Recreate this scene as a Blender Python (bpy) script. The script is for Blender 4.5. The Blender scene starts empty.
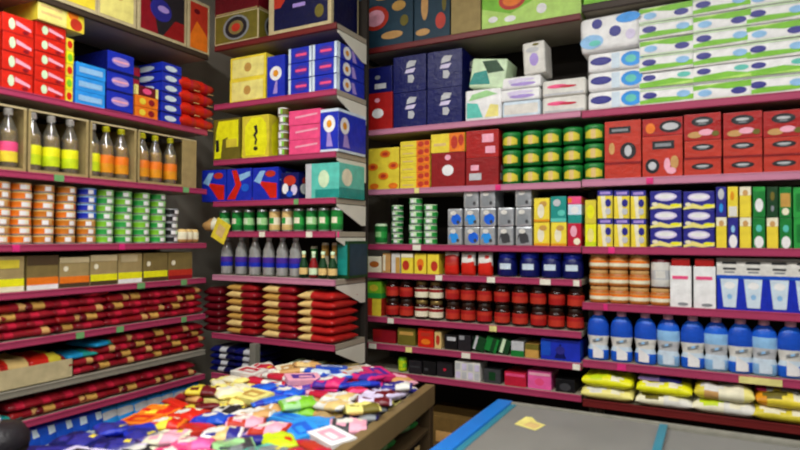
import bpy, bmesh, math, random
from mathutils import Matrix, Vector
RND = random.Random(7)
PI = math.pi

# ------------------------------------------------------------------ camera
YAW, PITCH, ROLL, FPX = 0.4875726, 0.0213866, 0.0038011, 593.19
CAM_Z = 1.6
_F = Vector((-math.sin(YAW) * math.cos(PITCH), math.cos(YAW) * math.cos(PITCH), math.sin(PITCH)))
_R0 = Vector((math.cos(YAW), math.sin(YAW), 0)); _U0 = _R0.cross(_F)
_R = _R0 * math.cos(ROLL) + _U0 * math.sin(ROLL)
_U = -_R0 * math.sin(ROLL) + _U0 * math.cos(ROLL)
scn = bpy.context.scene
cam_d = bpy.data.cameras.new('camera'); cam = bpy.data.objects.new('camera', cam_d)
scn.collection.objects.link(cam); scn.camera = cam
cam_d.sensor_width = 36; cam_d.lens = FPX / 800 * 36; cam_d.clip_start = 0.02
cam_d.dof.use_dof = True; cam_d.dof.focus_distance = 60.0; cam_d.dof.aperture_fstop = 2.9   # soft, missed focus as in the photo
m3 = Matrix((_R, _U, -_F)).transposed()
cam.matrix_world = Matrix.Translation((0, 0, CAM_Z)) @ m3.to_4x4()

# ------------------------------------------------------------------ world, lights, exposure
scn.view_settings.view_transform = 'Standard'; scn.view_settings.look = 'None'
scn.view_settings.gamma = 1.0; scn.view_settings.use_curve_mapping = False
scn.view_settings.exposure = 0.0
w = bpy.data.worlds.new('world'); scn.world = w; w.use_nodes = True
w.node_tree.nodes['Background'].inputs[0].default_value = (0.95, 0.97, 1.0, 1)
w.node_tree.nodes['Background'].inputs[1].default_value = 0.14
TUBES = [(-1.75, 1.1, 0.0), (-0.35, 1.15, 0.0), (1.1, 1.15, 0.0), (-1.5, -0.6, 0.0), (0.2, -0.6, 0.0)]
TUBE_POWER = 36

# ------------------------------------------------------------------ materials
def lin(c): return c / 12.92 if c <= 0.04045 else ((c + 0.055) / 1.055) ** 2.4
PAL = {
 'wall': ('b9b2a4', .8), 'ceiling': ('d8d5cc', .9), 'floor': ('8d8578', .35), 'shelf_metal': ('a39a88', .45), 'bracket': ('dcdacb', .4),
 'back': ('2c2621', .8), 'rail': ('a63a5e', .35), 'rail_pale': ('c07f99', .35), 'rail_grey': ('8a8578', .4), 'rail_dark': ('6b2020', .4), 'rail_brown': ('3c3026', .5),  # rail_pale: reflected light put into the upper rails' pink; corner bay lip is pale itself
 'post': ('77766c', .4), 'tag_white': ('e8e4d2', .5), 'tag_green': ('6fa86a', .5), 'tag_yellow': ('e6dc8a', .5), 'tag_pink': ('e02f7d', .4),
 'khaki': ('a3905f', .8), 'khaki_l': ('c2b389', .8), 'khaki_d': ('7d6c3c', .8), 'card': ('a58a5a', .8), 'card_d': ('6e5325', .8),
 'red': ('d22414', .35), 'red2': ('aa1c1a', .35), 'red3': ('8f1518', .4), 'redor': ('bd3422', .4), 'maroon': ('8a1622', .3), 'maroon2': ('640f1a', .3), 'crimson': ('c01f3a', .3),
 'pink': ('ef4f83', .4), 'pink_l': ('f6a8bc', .4), 'magenta': ('d1266e', .4), 'hotpink': ('ee5fa5', .4),
 'orange': ('ee7a1c', .4), 'orange_d': ('c9751a', .4), 'amber': ('e0941a', .35), 'yellow': ('f3d63c', .4), 'yellow2': ('f1ee1c', .35), 'yellow_l': ('f5e384', .4), 'lime': ('c9e01c', .4),
 'yellow3': ('d9c93a', .4), 'gold': ('c79a4c', .3), 'gold_l': ('dfc07c', .3), 'cream': ('efe6c8', .5), 'white': ('f1f1ef', .4), 'offwhite': ('dcdad2', .45), 'palegrey': ('bfc1c4', .4),
 'grey': ('858a8e', .4), 'silver': ('c4c8cc', .25), 'darkgrey': ('3c3d40', .45), 'black': ('141416', .4), 'black2': ('232024', .45),
 'navy': ('0b1258', .35), 'navy2': ('080b3c', .35), 'blue': ('1b2fb4', .35), 'royal': ('1a4fc0', .3), 'brightblue': ('1c62d8', .3), 'sky': ('2b93e6', .35), 'cyan': ('1f8fc4', .3), 'lightblue': ('8fc0ea', .4), 'paleblue': ('cfe0f2', .4),
 'teal': ('1f8f86', .35), 'aqua': ('5cc4b4', .35), 'darkteal': ('1d3b4c', .5), 'green': ('1c7c34', .35), 'green2': ('2fa044', .35), 'grass': ('7cc22c', .4), 'grass_l': ('b4dc6a', .4), 'green_l': ('9ed48f', .4), 'green_p': ('cfe8c0', .4), 'darkgreen': ('12401f', .4), 'olive': ('6e6420', .5),
 'purple': ('4b2b96', .35), 'purple_l': ('a78fd6', .35), 'lilac': ('d7cdea', .4), 'indigo': ('2b2a88', .35), 'jar': ('2a0d08', .12), 'lid_dark': ('2d1c14', .3), 'lid_gold': ('8c7440', .3), 'brownorange': ('b96a2a', .35), 'tan': ('c99a5c', .45),
 'wood': ('77633f', .5), 'wood_d': ('4a3a24', .6), 'freezer_white': ('c9c9c4', .35), 'rim_blue': ('1576cf', .3), 'teal_strip': ('2f7f93', .3), 'frost': ('b9b8ad', .7), 'frost_d': ('8b897d', .7),
 'oil': ('c9a53c', .1), 'oil_d': ('b39c4e', .1), 'plastic_cap': ('b0aca6', .4), 'tube': ('ffffff', .5),
}
MATS = {}
def mat(n):
    if n in MATS: return MATS[n]
    hx, ro = PAL[n]
    c = [lin(int(hx[i:i + 2], 16) / 255) for i in (0, 2, 4)]
    m = bpy.data.materials.new(n); m.use_nodes = True; nt = m.node_tree; b = nt.nodes['Principled BSDF']
    b.inputs['Roughness'].default_value = ro; b.inputs['Specular IOR Level'].default_value = .28
    no = nt.nodes.new('ShaderNodeTexNoise'); tc = nt.nodes.new('ShaderNodeTexCoord')
    no.inputs['Scale'].default_value = 9 if n not in ('floor', 'wall', 'ceiling') else 2.5
    no.inputs['Detail'].default_value = 3
    pack = n not in ('floor', 'wall', 'ceiling', 'back', 'post', 'bracket', 'shelf_metal', 'rail', 'rail_pale', 'rail_grey', 'rail_dark', 'rail_brown', 'rim_blue', 'teal_strip', 'freezer_white', 'wood', 'wood_d')
    if pack: no.inputs['Scale'].default_value = 22
    mx = nt.nodes.new('ShaderNodeMix'); mx.data_type = 'RGBA'
    mx.inputs[6].default_value = (*[x * (.62 if pack else .84) for x in c], 1); mx.inputs[7].default_value = (*[min(1, x * (1.22 if pack else 1.1)) for x in c], 1)
    nt.links.new(tc.outputs['Object'], no.inputs['Vector']); nt.links.new(no.outputs['Fac'], mx.inputs[0]); nt.links.new(mx.outputs[2], b.inputs['Base Color'])
    if pack and ro < .5:   # crinkled film and printed card
        n2 = nt.nodes.new('ShaderNodeTexNoise'); n2.inputs['Scale'].default_value = 34; n2.inputs['Detail'].default_value = 1.5; n2.inputs['Distortion'].default_value = 1.2
        b2 = nt.nodes.new('ShaderNodeBump'); b2.inputs['Strength'].default_value = .4; b2.inputs['Distance'].default_value = .006
        nt.links.new(tc.outputs['Object'], n2.inputs['Vector']); nt.links.new(n2.outputs['Fac'], b2.inputs['Height']); nt.links.new(b2.outputs['Normal'], b.inputs['Normal'])
        b.inputs['Specular IOR Level'].default_value = .3
    if n in ('wood', 'wood_d', 'card', 'khaki', 'khaki_l', 'khaki_d'):
        wv = nt.nodes.new('ShaderNodeTexWave'); wv.inputs['Scale'].default_value = 14 if 'wood' in n else 60; wv.inputs['Distortion'].default_value = 5 if 'wood' in n else .6
        wv.bands_direction = 'X'
        nt.links.new(tc.outputs['Object'], wv.inputs['Vector'])
        bp = nt.nodes.new('ShaderNodeBump'); bp.inputs['Strength'].default_value = .15; bp.inputs['Distance'].default_value = .002
        nt.links.new(wv.outputs['Fac'], bp.inputs['Height']); nt.links.new(bp.outputs['Normal'], b.inputs['Normal'])
    if n == 'silver' or n == 'lid_gold': b.inputs['Metallic'].default_value = .55
    if n == 'floor':
        br = nt.nodes.new('ShaderNodeTexBrick'); br.offset = 0; br.inputs['Scale'].default_value = 1; br.inputs['Brick Width'].default_value = .6; br.inputs['Row Height'].default_value = .6; br.inputs['Mortar Size'].default_value = .006
        br.inputs['Mortar'].default_value = (.1, .09, .08, 1); nt.links.new(mx.outputs[2], br.inputs['Color1']); nt.links.new(mx.outputs[2], br.inputs['Color2'])
        nt.links.new(tc.outputs['Object'], br.inputs['Vector']); nt.links.new(br.outputs['Color'], b.inputs['Base Color'])
    MATS[n] = m; return m
def clear_mat(n, tint, gloss=.06, opac=0.0):
    """thin clear sheet: light passes straight through, some of it is mirrored"""
    if n in MATS: return
    m = bpy.data.materials.new(n); m.use_nodes = True; nt = m.node_tree
    out = nt.nodes['Material Output']; nt.nodes.remove(nt.nodes['Principled BSDF'])
    t = nt.nodes.new('ShaderNodeBsdfTransparent'); t.inputs[0].default_value = (*tint, 1)
    g = nt.nodes.new('ShaderNodeBsdfGlossy'); g.inputs['Roughness'].default_value = .08 if n != 'lid_glass' else .35
    fr = nt.nodes.new('ShaderNodeFresnel'); fr.inputs[0].default_value = 1.45
    ad = nt.nodes.new('ShaderNodeMath'); ad.operation = 'ADD'; ad.inputs[1].default_value = gloss
    mx = nt.nodes.new('ShaderNodeMixShader'); nt.links.new(fr.outputs[0], ad.inputs[0]); nt.links.new(ad.outputs[0], mx.inputs[0])
    if n == 'acrylic': mx.inputs[0].default_value = .1; nt.links.remove(mx.inputs[0].links[0])
    nt.links.new(t.outputs[0], mx.inputs[1]); nt.links.new(g.outputs[0], mx.inputs[2]); last = mx
    if opac:
        d = nt.nodes.new('ShaderNodeBsdfDiffuse'); d.inputs[0].default_value = (.6, .61, .58, 1) if n != 'lid_glass' else (.29, .285, .26, 1)
        no = nt.nodes.new('ShaderNodeTexNoise'); no.inputs['Scale'].default_value = 2.2
        mr = nt.nodes.new('ShaderNodeMapRange'); mr.inputs[3].default_value = opac * .6; mr.inputs[4].default_value = min(1, opac * 1.4); nt.links.new(no.outputs['Fac'], mr.inputs[0])
        m2 = nt.nodes.new('ShaderNodeMixShader'); nt.links.new(mr.outputs[0], m2.inputs[0]); nt.links.new(mx.outputs[0], m2.inputs[1]); nt.links.new(d.outputs[0], m2.inputs[2]); last = m2
    nt.links.new(last.outputs[0], out.inputs[0]); MATS[n] = m
clear_mat('acrylic', (.93, .95, .94), .05)
clear_mat('lid_glass', (.7, .73, .7), .03, .62)
clear_mat('pet', (.9, .92, .94), .12, .42)
clear_mat('pet_oil', (.95, .88, .62), .10, .10)
def emit_mat(n, s):
    m = bpy.data.materials.new(n); m.use_nodes = True; b = m.node_tree.nodes['Principled BSDF']
    b.inputs['Emission Color'].default_value = (1, .985, .95, 1); b.inputs['Emission Strength'].default_value = s; MATS[n] = m
emit_mat('tube_glow', 6)

# ------------------------------------------------------------------ mesh builder
class MB:
    def __init__(s): s.bm = bmesh.new(); s.mats = []
    def mi(s, n):
        if n not in s.mats: s.mats.append(n)
        return s.mats.index(n)
    def box(s, x0, x1, y0, y1, z0, z1, m, bev=0.0, M=None):
        t = bmesh.new(); bmesh.ops.create_cube(t, size=1)
        bmesh.ops.scale(t, vec=(x1 - x0, y1 - y0, z1 - z0), verts=t.verts)
        bmesh.ops.translate(t, vec=((x0 + x1) / 2, (y0 + y1) / 2, (z0 + z1) / 2), verts=t.verts)
        if bev: bmesh.ops.bevel(t, geom=t.edges[:], offset=bev, segments=2, affect='EDGES', profile=.7)
        if M is not None: bmesh.ops.transform(t, matrix=M, verts=t.verts)
        s._take(t, m, bool(bev)); return s
    def _take(s, t, m, smooth=False):
        i = s.mi(m); mp = {}
        for v in t.verts: mp[v] = s.bm.verts.new(v.co)
        for f in t.faces:
            try:
                g = s.bm.faces.new([mp[v] for v in f.verts]); g.material_index = i; g.smooth = False
            except ValueError: pass
        t.free()
    def poly(s, pts, m, smooth=False):
        f = s.bm.faces.new([s.bm.verts.new(p) for p in pts]); f.material_index = s.mi(m); f.smooth = smooth
    def lathe(s, prof, ms, n=16, cx=0, cy=0, sx=1, sy=1, smooth=True):
        """prof [(r,z)..]; ms one material or one per segment"""
        rings = []
        for r, z in prof:
            if r < 1e-5: rings.append([s.bm.verts.new((cx, cy, z))])
            else: rings.append([s.bm.verts.new((cx + sx * r * math.cos(2 * PI * k / n), cy + sy * r * math.sin(2 * PI * k / n), z)) for k in range(n)])
        for j in range(len(rings) - 1):
            a, b = rings[j], rings[j + 1]; m = ms if isinstance(ms, str) else ms[j]; i = s.mi(m)
            for k in range(n):
                k2 = (k + 1) % n
                q = [a[k % len(a)], a[k2 % len(a)], b[k2 % len(b)], b[k % len(b)]]
                q = [v for t, v in enumerate(q) if v not in q[:t]]
                if len(q) > 2:
                    f = s.bm.faces.new(q); f.material_index = i; f.smooth = smooth
        return s
    def pillow(s, w, d, h, cols, seed=0, nx=12, ny=8, z0=0.0, crimp=.06, fill=.42, M=None, y0=0.0, patch=()):
        """a filled pack lying flat; cols = [(u_end, material)...] across the width; front edge at y0"""
        R = random.Random(seed); ph = [R.uniform(0, 6.28) for _ in range(4)]
        def co(i, j, side):
            u = math.sin((i / nx * 2 - 1) * PI / 2); v = math.sin((j / ny * 2 - 1) * PI / 2)
            p = (max(0, 1 - abs(u) ** 5) ** fill) * (max(0, 1 - abs(v) ** 4) ** fill)
            wob = 1 + .16 * math.sin(5 * u + ph[0] + 2 * v) + .13 * math.sin(7 * v + ph[1]) + .08 * math.sin(13 * u - 5 * v + ph[2])
            z = h * .42 + side * h * (.5 if side > 0 else .42) * p * (wob if side > 0 else 1)
            if abs(u) > .97: z += .06 * h * math.sin(9 * v + ph[2])
            x = u * w / 2 * (1 - .03 * (1 - p) * abs(math.sin(3 * v + ph[3])))
            return Vector((x, y0 + d / 2 + v * d / 2 * (1 - .03 * math.sin(2 * u + ph[2])), z0 + z))
        top = {}; bot = {}
        for i in range(nx + 1):
            for j in range(ny + 1):
                c = co(i, j, 1); e = co(i, j, -1)
                if M is not None: c = M @ c; e = M @ e
                top[i, j] = s.bm.verts.new(c)
                bot[i, j] = top[i, j] if (i in (0, nx) or j in (0, ny)) else s.bm.verts.new(e)
        for i in range(nx):
            uc = (math.sin(((i + .5) / nx * 2 - 1) * PI / 2) + 1) / 2
            m = next(m for ue, m in cols if uc <= ue + 1e-6); k = s.mi(m)
            for j in range(ny):
                kt = k
                for (pu, pv, ru, rv, pm) in patch:
                    if ((uc - pu) / ru) ** 2 + (((math.sin(((j + .5) / ny * 2 - 1) * PI / 2) + 1) / 2 - pv) / rv) ** 2 < 1: kt = s.mi(pm)
                f = s.bm.faces.new([top[i, j], top[i + 1, j], top[i + 1, j + 1], top[i, j + 1]]); f.material_index = kt; f.smooth = True
                g = [bot[i, j + 1], bot[i + 1, j + 1], bot[i + 1, j], bot[i, j]]
                try:
                    f = s.bm.faces.new(g); f.material_index = k; f.smooth = True
                except ValueError: pass
        return s
    def mesh(s, name):
        me = bpy.data.meshes.new(name); s.bm.normal_update(); s.bm.to_mesh(me); s.bm.free()
        for n in s.mats: me.materials.append(mat(n))
        return me
def obj(name, mb, parent=None, label=None):
    o = bpy.data.objects.new(name, mb.mesh(name)); scn.collection.objects.link(o)
    if parent is not None: o.parent = parent
    if label: o['label'] = label
    return o
def empty(name):
    o = bpy.data.objects.new(name, None); o.empty_display_size = .05; scn.collection.objects.link(o); return o
KIDS = {}
def child(p, name, mb, label=None):
    o = obj(name, mb, p, label); KIDS.setdefault(p.name, []).append(o); return o
def tag(o, label, cat, group=None, kind=None):
    if label: o['label'] = label
    if cat: o['category'] = cat
    if group: o['group'] = group
    if kind: o['kind'] = kind
    return o
def copy_tree(o):
    c = o.copy(); scn.collection.objects.link(c)
    for ch in KIDS.get(o.name, []):
        k = ch.copy(); k.parent = c; scn.collection.objects.link(k); KIDS.setdefault(c.name, []).append(k)
        for g in KIDS.get(ch.name, []):
            q = g.copy(); q.parent = k; scn.collection.objects.link(q)
    return c
class Proto:
    """build once, then copy"""
    def __init__(s, fn): s.fn = fn; s.o = None
    def get(s):
        if s.o is None: s.o = s.fn(); return s.o
        return copy_tree(s.o)

# decals: printed marks on a box face, kept in the box's own mesh
def decal(mb, face, dims, spec):
    w, d, h = dims; e = .0009
    def P(a, b):
        if face == 'f': return (-w / 2 + a * w, -e, b * h)
        if face == 's': return (w / 2 + e, a * d, b * h)
        if face == 'n': return (-w / 2 - e, (1 - a) * d, b * h)
        if face == 't': return (-w / 2 + a * w, b * d, h + e)
    for q in spec:
        k = q[0]
        if k == 'r': pts = [(q[1], q[3]), (q[2], q[3]), (q[2], q[4]), (q[1], q[4])]; m = q[5]
        elif k == 'e': pts = [(q[1] + q[3] * math.cos(t * PI / 9), q[2] + q[4] * math.sin(t * PI / 9)) for t in range(18)]; m = q[5]
        elif k == 'p': pts = q[1]; m = q[2]
        mb.poly([P(*p) for p in pts], m); e += .0003
def carton(w, d, h, base, front=(), side=None, top=(), name='carton', bev=.002):
    mb = MB(); mb.box(-w / 2, w / 2, 0, d, 0, h, base, bev)
    decal(mb, 'f', (w, d, h), front)
    for f in 'sn': decal(mb, f, (w, d, h), front if side is None else side)
    decal(mb, 't', (w, d, h), top)
    return obj(name, mb)

# ------------------------------------------------------------------ bays and placement
BX0 = -2.6          # plane of the side wall's shelf fronts
PL = {'R': 3.0, 'Q': 3.0, 'B': 2.55, 'L': BX0}
SH = {  # height of every shelf lip (centre)
 'R': [2.70, 2.215, 1.865, 1.545, 1.38, 1.125, .97, .815],
 'Q': [2.735, 2.210, 1.87, 1.543, 1.27, .99, .80],
 'B': [2.70, 2.355, 2.03, 1.79, 1.615, 1.365, 1.03, .80],
 'L': [2.64, 2.20, 1.86, 1.55, 1.35, 1.145, .94, .80, .54]}
def ray(px, py): return _F + (px - 400) / FPX * _R + (225 - py) / FPX * _U
def on(bay, px, py=235):
    r = ray(px, py); t = PL[bay] / (r.x if bay == 'L' else r.y)
    return ((r.y if bay == 'L' else r.x) * t, CAM_Z + r.z * t)
def pxm(bay, px):
    r = ray(px, 235); t = PL[bay] / (r.x if bay == 'L' else r.y); return FPX / t
def board(bay, k): return SH[bay][k] + .017
def room(bay, k): return SH[bay][k - 1] - .03 - board(bay, k) if k else 1.0
def span(bay, k, p0, p1):
    py = 225
    for _ in range(3):   # pixel row of that shelf near the span (only used to place along the shelf)
        u0, u1 = on(bay, p0, py)[0], on(bay, p1, py)[0]
        r = Vector(((u0 + u1) / 2, PL[bay], board(bay, k) - CAM_Z)) if bay != 'L' else Vector((PL[bay], (u0 + u1) / 2, board(bay, k) - CAM_Z))
        py = 225 - FPX * r.dot(_U) / r.dot(_F)
    return u0, u1
CYC = {}
def centre_y(o):
    q = o if o.type == 'MESH' else (KIDS.get(o.name) or [o])[0]
    if q.type != 'MESH': return 0
    k = q.data.name
    if k not in CYC: ys = [v.co.y for v in q.data.vertices]; CYC[k] = (min(ys) + max(ys)) / 2
    return CYC[k]
def place(o, bay, u, z, inset=.012, rot=0.0):
    if rot:   # turn about its own middle
        c = centre_y(o); u += c * math.sin(rot); inset += c * (1 - math.cos(rot))
    if bay == 'L': o.location = (PL[bay] - inset, u, z); o.rotation_euler = (0, 0, PI / 2 + rot)
    else: o.location = (u, PL[bay] + inset, z); o.rotation_euler = (0, 0, rot)
    return o
ORD = ['first', 'second', 'third', 'fourth', 'fifth', 'sixth', 'seventh', 'eighth', 'ninth', 'tenth', 'eleventh', 'twelfth', 'thirteenth', 'fourteenth']
def tier(k, n):
    if n == 2: return ['lower', 'upper'][k]
    if k == 0: return 'bottom'
    if k == n - 1: return 'top'
    return ORD[k] + ' up'
def column(bay, k, p0, p1, items, depth=.27, inset=.012, gap=.003, jit=.004):
    """items bottom to top: (height in px, base, front marks, label, category, name, side marks)"""
    u0, u1 = span(bay, k, p0, p1); uc = (u0 + u1) / 2; wd = abs(u1 - u0) - gap; s = pxm(bay, (p0 + p1) / 2)
    hs = [i[0] / s for i in items]; mx = room(bay, k) - .004
    if sum(hs) > mx: hs = [h * mx / sum(hs) for h in hs]
    z = board(bay, k); out = []
    for (it, h) in zip(items, hs):
        hp, base, front, label, cat, name = it[:6]; side = it[6] if len(it) > 6 else None
        o = carton(wd, depth, h - .0012, base, front, side, name=name)
        tag(o, label, cat, it[7] if len(it) > 7 else None)
        place(o, bay, uc + RND.uniform(-1, 1) * jit * .25, z, inset + RND.random() * jit, RND.uniform(-1, 1) * .006)
        z += h; out.append(o)
    return out
def grid(proto, bay, k, cols, n, h, desc, cat, group, where='', inset=.02, jit=.003, noun='stack', rotj=.25, z0=0, alt=None):
    """cols: px centres; n rows each (int or list). Counted from the corner of the shop."""
    order = sorted(cols) if bay != 'L' else sorted(cols, reverse=True)
    for c in cols:
        ci = order.index(c); nn = n if isinstance(n, int) else n[cols.index(c)]
        u = sum(span(bay, k, c - .5, c + .5)) / 2
        for r in range(nn):
            p = proto if alt is None else (alt(cols.index(c), r) or proto)
            o = p.get(); pos = f'{ORD[ci]} {noun if nn > 1 else "one"} from the corner' if len(cols) > 1 else ''
            parts = [desc if not callable(desc) else desc(cols.index(c), r)]
            if nn > 1: parts.append(tier(r, nn))
            if pos: parts.append(pos)
            tag(o, ', '.join(parts) + where, cat, group)
            place(o, bay, u + RND.uniform(-jit, jit), board(bay, k) + z0 + r * h, inset + RND.uniform(0, jit), RND.uniform(-rotj, rotj))

# ------------------------------------------------------------------ the room
def struct(name, mb): return tag(obj(name, mb), None, None, None, 'structure')
struct('floor', MB().box(-3.12, 3.2, -3.0, 3.6, -.06, 0, 'floor'))
struct('ceiling', MB().box(-3.12, 3.2, -3.0, 3.6, 3.45, 3.5, 'ceiling'))
struct('wall_back', MB().box(-3.12, 3.2, 3.5, 3.6, 0, 3.45, 'wall'))
struct('wall_side', MB().box(-3.2, -3.12, -3.0, 3.6, 0, 3.5, 'wall'))

def ceiling_light(x, y, i):
    r = empty('ceiling_light'); r.location = (x, y, 3.445)
    child(r, 'housing', MB().box(-.62, .62, -.09, .09, -.05, 0, 'freezer_white', .008))
    for s in (-.045, .045):
        t = MB(); t.box(-.58, .58, s - .013, s + .013, -.078, -.052, 'tube_glow', .006); child(r, 'tube', t)
    tag(r, f'twin tube ceiling light, {["over the corner bay", "over the freezer", "over the tissue bay", "behind the corner bay light", "in the middle of the shop"][i]}', 'ceiling light', 'ceiling lights')
    ld = bpy.data.lights.new('tube_light', 'AREA'); ld.shape = 'RECTANGLE'; ld.size = 1.16; ld.size_y = .14; ld.energy = TUBE_POWER; ld.color = (1, .985, .95)
    lo = bpy.data.objects.new('tube_light', ld); scn.collection.objects.link(lo); lo.location = (0, 0, -.085); lo.parent = r
for i, (x, y, _) in enumerate(TUBES): ceiling_light(x, y, i)

def bay_unit(bay, u0, u1, depth, name, label, rails, z_top, ubrackets=(), base_z=.12, tags=()):
    """shelving bay: back panel, uprights, shelf boards with price rails, brackets and price tickets"""
    r = empty(name); L = (bay == 'L'); w_ = abs(u1 - u0); uc = (u0 + u1) / 2
    if L: r.location = (BX0, uc, 0); r.rotation_euler = (0, 0, PI / 2)
    else: r.location = (uc, PL[bay], 0)
    child(r, 'back_panel', MB().box(-w_ / 2, w_ / 2, depth, depth + (.01 if bay == 'B' else .03), 0, z_top, 'back'))
    for s in (-1, 1):
        child(r, 'upright', MB().box(s * (w_ / 2 - .018) - .018, s * (w_ / 2 - .018) + .018, depth - (.015 if bay == 'B' else .05), depth - .001, 0, z_top, 'back' if bay == 'B' else 'post', .002))
    dk = .017 if bay == 'B' else .052
    RH = {'L': .0155, 'B': .0165, 'R': .0165, 'Q': .0185}[bay]
    for k, z in enumerate(SH[bay]):
        b = MB().box(-w_ / 2 + .001, w_ / 2 - .001, .004, depth - dk, z - .012, z + .016, 'shelf_metal', .002)
        sh = child(r, 'shelf', b)
        rl = MB().box(-w_ / 2 + .001, w_ / 2 - .001, -.012, .003, z - RH, z + RH, rails[k], .003)
        for e in (-RH + .0035, RH - .0055): rl.box(-w_ / 2 + .001, w_ / 2 - .001, -.0145, -.0115, z + e, z + e + .003, rails[k])
        child(sh, 'price_rail', rl)
    for k, z in enumerate(SH[bay]):
        for s in ubrackets:
            m = MB(); x = s * (w_ / 2 - .003)
            a = [(.01, z - .016), (depth - dk, z - .016), (depth - dk, z - .125), (depth - .06, z - .125), (.01, z - .03)]
            for q in (a, ):
                m.poly([(x + .0025, y, zz) for y, zz in q], 'bracket'); m.poly([(x - .0025, y, zz) for y, zz in reversed(q)], 'bracket')
                for i in range(len(q)):
                    (ya, za), (yb, zb) = q[i], q[(i + 1) % len(q)]
                    m.poly([(x + .0025, ya, za), (x - .0025, ya, za), (x - .0025, yb, zb), (x + .0025, yb, zb)], 'bracket')
            child(r, 'bracket', m)
    child(r, 'kick_plate', MB().box(-w_ / 2, w_ / 2, .03, .05, 0, base_z, 'rail_dark', .002))
    for (k, px, m, wd) in tags:
        u = sum(span(bay, k, px - .5, px + .5)) / 2; x = (u - uc); z = SH[bay][k]
        child(r, 'price_ticket', MB().box(x - wd / 2, x + wd / 2, -.0175, -.0148, z - .0145, z + .0145, m, .0008), label={'tag_white': 'white price ticket', 'tag_green': 'green price ticket', 'tag_yellow': 'yellow price ticket', 'tag_pink': 'bright pink price ticket'}[m])
    return tag(r, label, 'shelving', 'wall shelving with pink price rails')
RU = lambda a, b: (on('R', a)[0], on('R', b)[0])
SEAM = on('R', 582)[0]
bay_unit('R', -1.86, SEAM - .002, .42, 'shelving_bay', 'tall grey shelving bay with pink price rails holding the coffee jars', ['rail_dark', 'rail_pale', 'rail_pale'] + ['rail'] * 5, 2.98, (), .12,
         [(3, 418, 'tag_white', .05), (4, 440, 'tag_white', .04), (4, 492, 'tag_white', .045), (4, 546, 'tag_white', .055), (4, 577, 'tag_white', .03), (5, 392, 'tag_white', .04), (5, 494, 'tag_yellow', .04), (6, 374, 'tag_white', .05), (6, 410, 'tag_yellow', .04), (6, 467, 'tag_white', .05), (6, 577, 'tag_white', .035), (2, 418, 'tag_yellow', .03), (2, 499, 'tag_pink', .03)])
bay_unit('Q', SEAM + .002, .62, .42, 'shelving_bay', 'tall grey shelving bay with pink price rails holding the tissue packs', ['rail_brown', 'rail', 'rail_pale', 'rail', 'rail', 'rail', 'rail_dark'], 3.0, (), .12,
         [(2, 650, 'tag_pink', .03), (4, 606, 'tag_pink', .02), (5, 622, 'tag_pink', .04), (5, 760, 'tag_yellow', .16), (3, 612, 'tag_pink', .03)])
bay_unit('B', BX0 + .02, -1.725, .31, 'shelving_bay', 'narrow corner shelving bay with white side brackets', ['rail_dark', 'rail', 'rail', 'rail', 'rail', 'rail_pale', 'rail', 'rail'], 2.95, (1,), .12,
         [(4, 264, 'tag_white', .04), (4, 311, 'tag_white', .04), (3, 298, 'tag_green', .03), (4, 340, 'tag_pink', .01)])
bay_unit('L', .75, 2.5, .42, 'shelving_bay', 'long side wall shelving with pink rails full of tins and oil bottles', ['rail_brown', 'rail', 'rail', 'rail', 'rail', 'rail', 'rail_grey', 'rail', 'rail'], 2.95, (), .12,
         [(2, 57, 'tag_green', .045), (2, 184, 'tag_green', .04), (3, 14, 'tag_pink', .03), (4, 139, 'tag_green', .045), (4, 182, 'tag_green', .04), (5, 78, 'tag_green', .04), (5, 118, 'tag_green', .04), (5, 182, 'tag_green', .035), (3, 120, 'tag_pink', .03)])

# ================================================================== SIDE WALL (L)
def khaki_frame(design, a, b):
    return [('r', .07, .93, .07, .93, design)] + a + b
# top: big display cartons
def single(bay, k, p0, p1, hpx, base, front, label, cat='carton', name='carton', side=None, depth=.3, inset=.012, rot=0, z=None, h=None, jit=0):
    u0, u1 = span(bay, k, p0, p1); s = pxm(bay, (p0 + p1) / 2)
    o = carton(abs(u1 - u0) - .003, depth, (h or hpx / s) - .001, base, front, side, name=name); tag(o, label, cat)
    place(o, bay, (u0 + u1) / 2, board(bay, k) if z is None else z, inset, rot); return o
single('L', 0, 52, 99, 0, 'khaki_l', [('r', .05, .95, .08, .92, 'yellow'), ('e', .5, .5, .2, .25, 'grass')], 'khaki carton with yellow printed face at the near end of the high shelf', h=.30, depth=.34)
single('L', 0, 99, 138, 0, 'khaki_l', [('r', .05, .92, .08, .95, 'yellow_l'), ('e', .55, .6, .16, .2, 'gold'), ('e', .2, .7, .1, .1, 'lime')], 'pale yellow printed carton with khaki edges on the high side shelf', h=.30, depth=.34)
single('L', 0, 139, 188, 0, 'khaki_l', [('r', .05, .95, .08, .9, 'black2'), ('p', [(.05, .08), (.4, .08), (.3, .5), (.05, .9)], 'maroon'), ('e', .45, .52, .22, .2, 'indigo'), ('e', .5, .55, .12, .06, 'purple_l'), ('p', [(.5, .08), (.95, .08), (.95, .42), (.75, .42)], 'red3'), ('r', .1, .5, .8, .9, 'lime')], 'khaki edged carton with dark blue and red print on the high side shelf', h=.30, depth=.34)
single('L', 0, 189, 211, 0, 'khaki_l', [('r', .1, .9, .06, .94, 'redor'), ('p', [(.1, .06), (.9, .06), (.9, .35), (.4, .6), (.1, .3)], 'orange'), ('e', .4, .78, .14, .05, 'maroon2')], 'narrow carton with burnt orange face at the corner end of the high shelf', h=.30, depth=.34)
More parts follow.
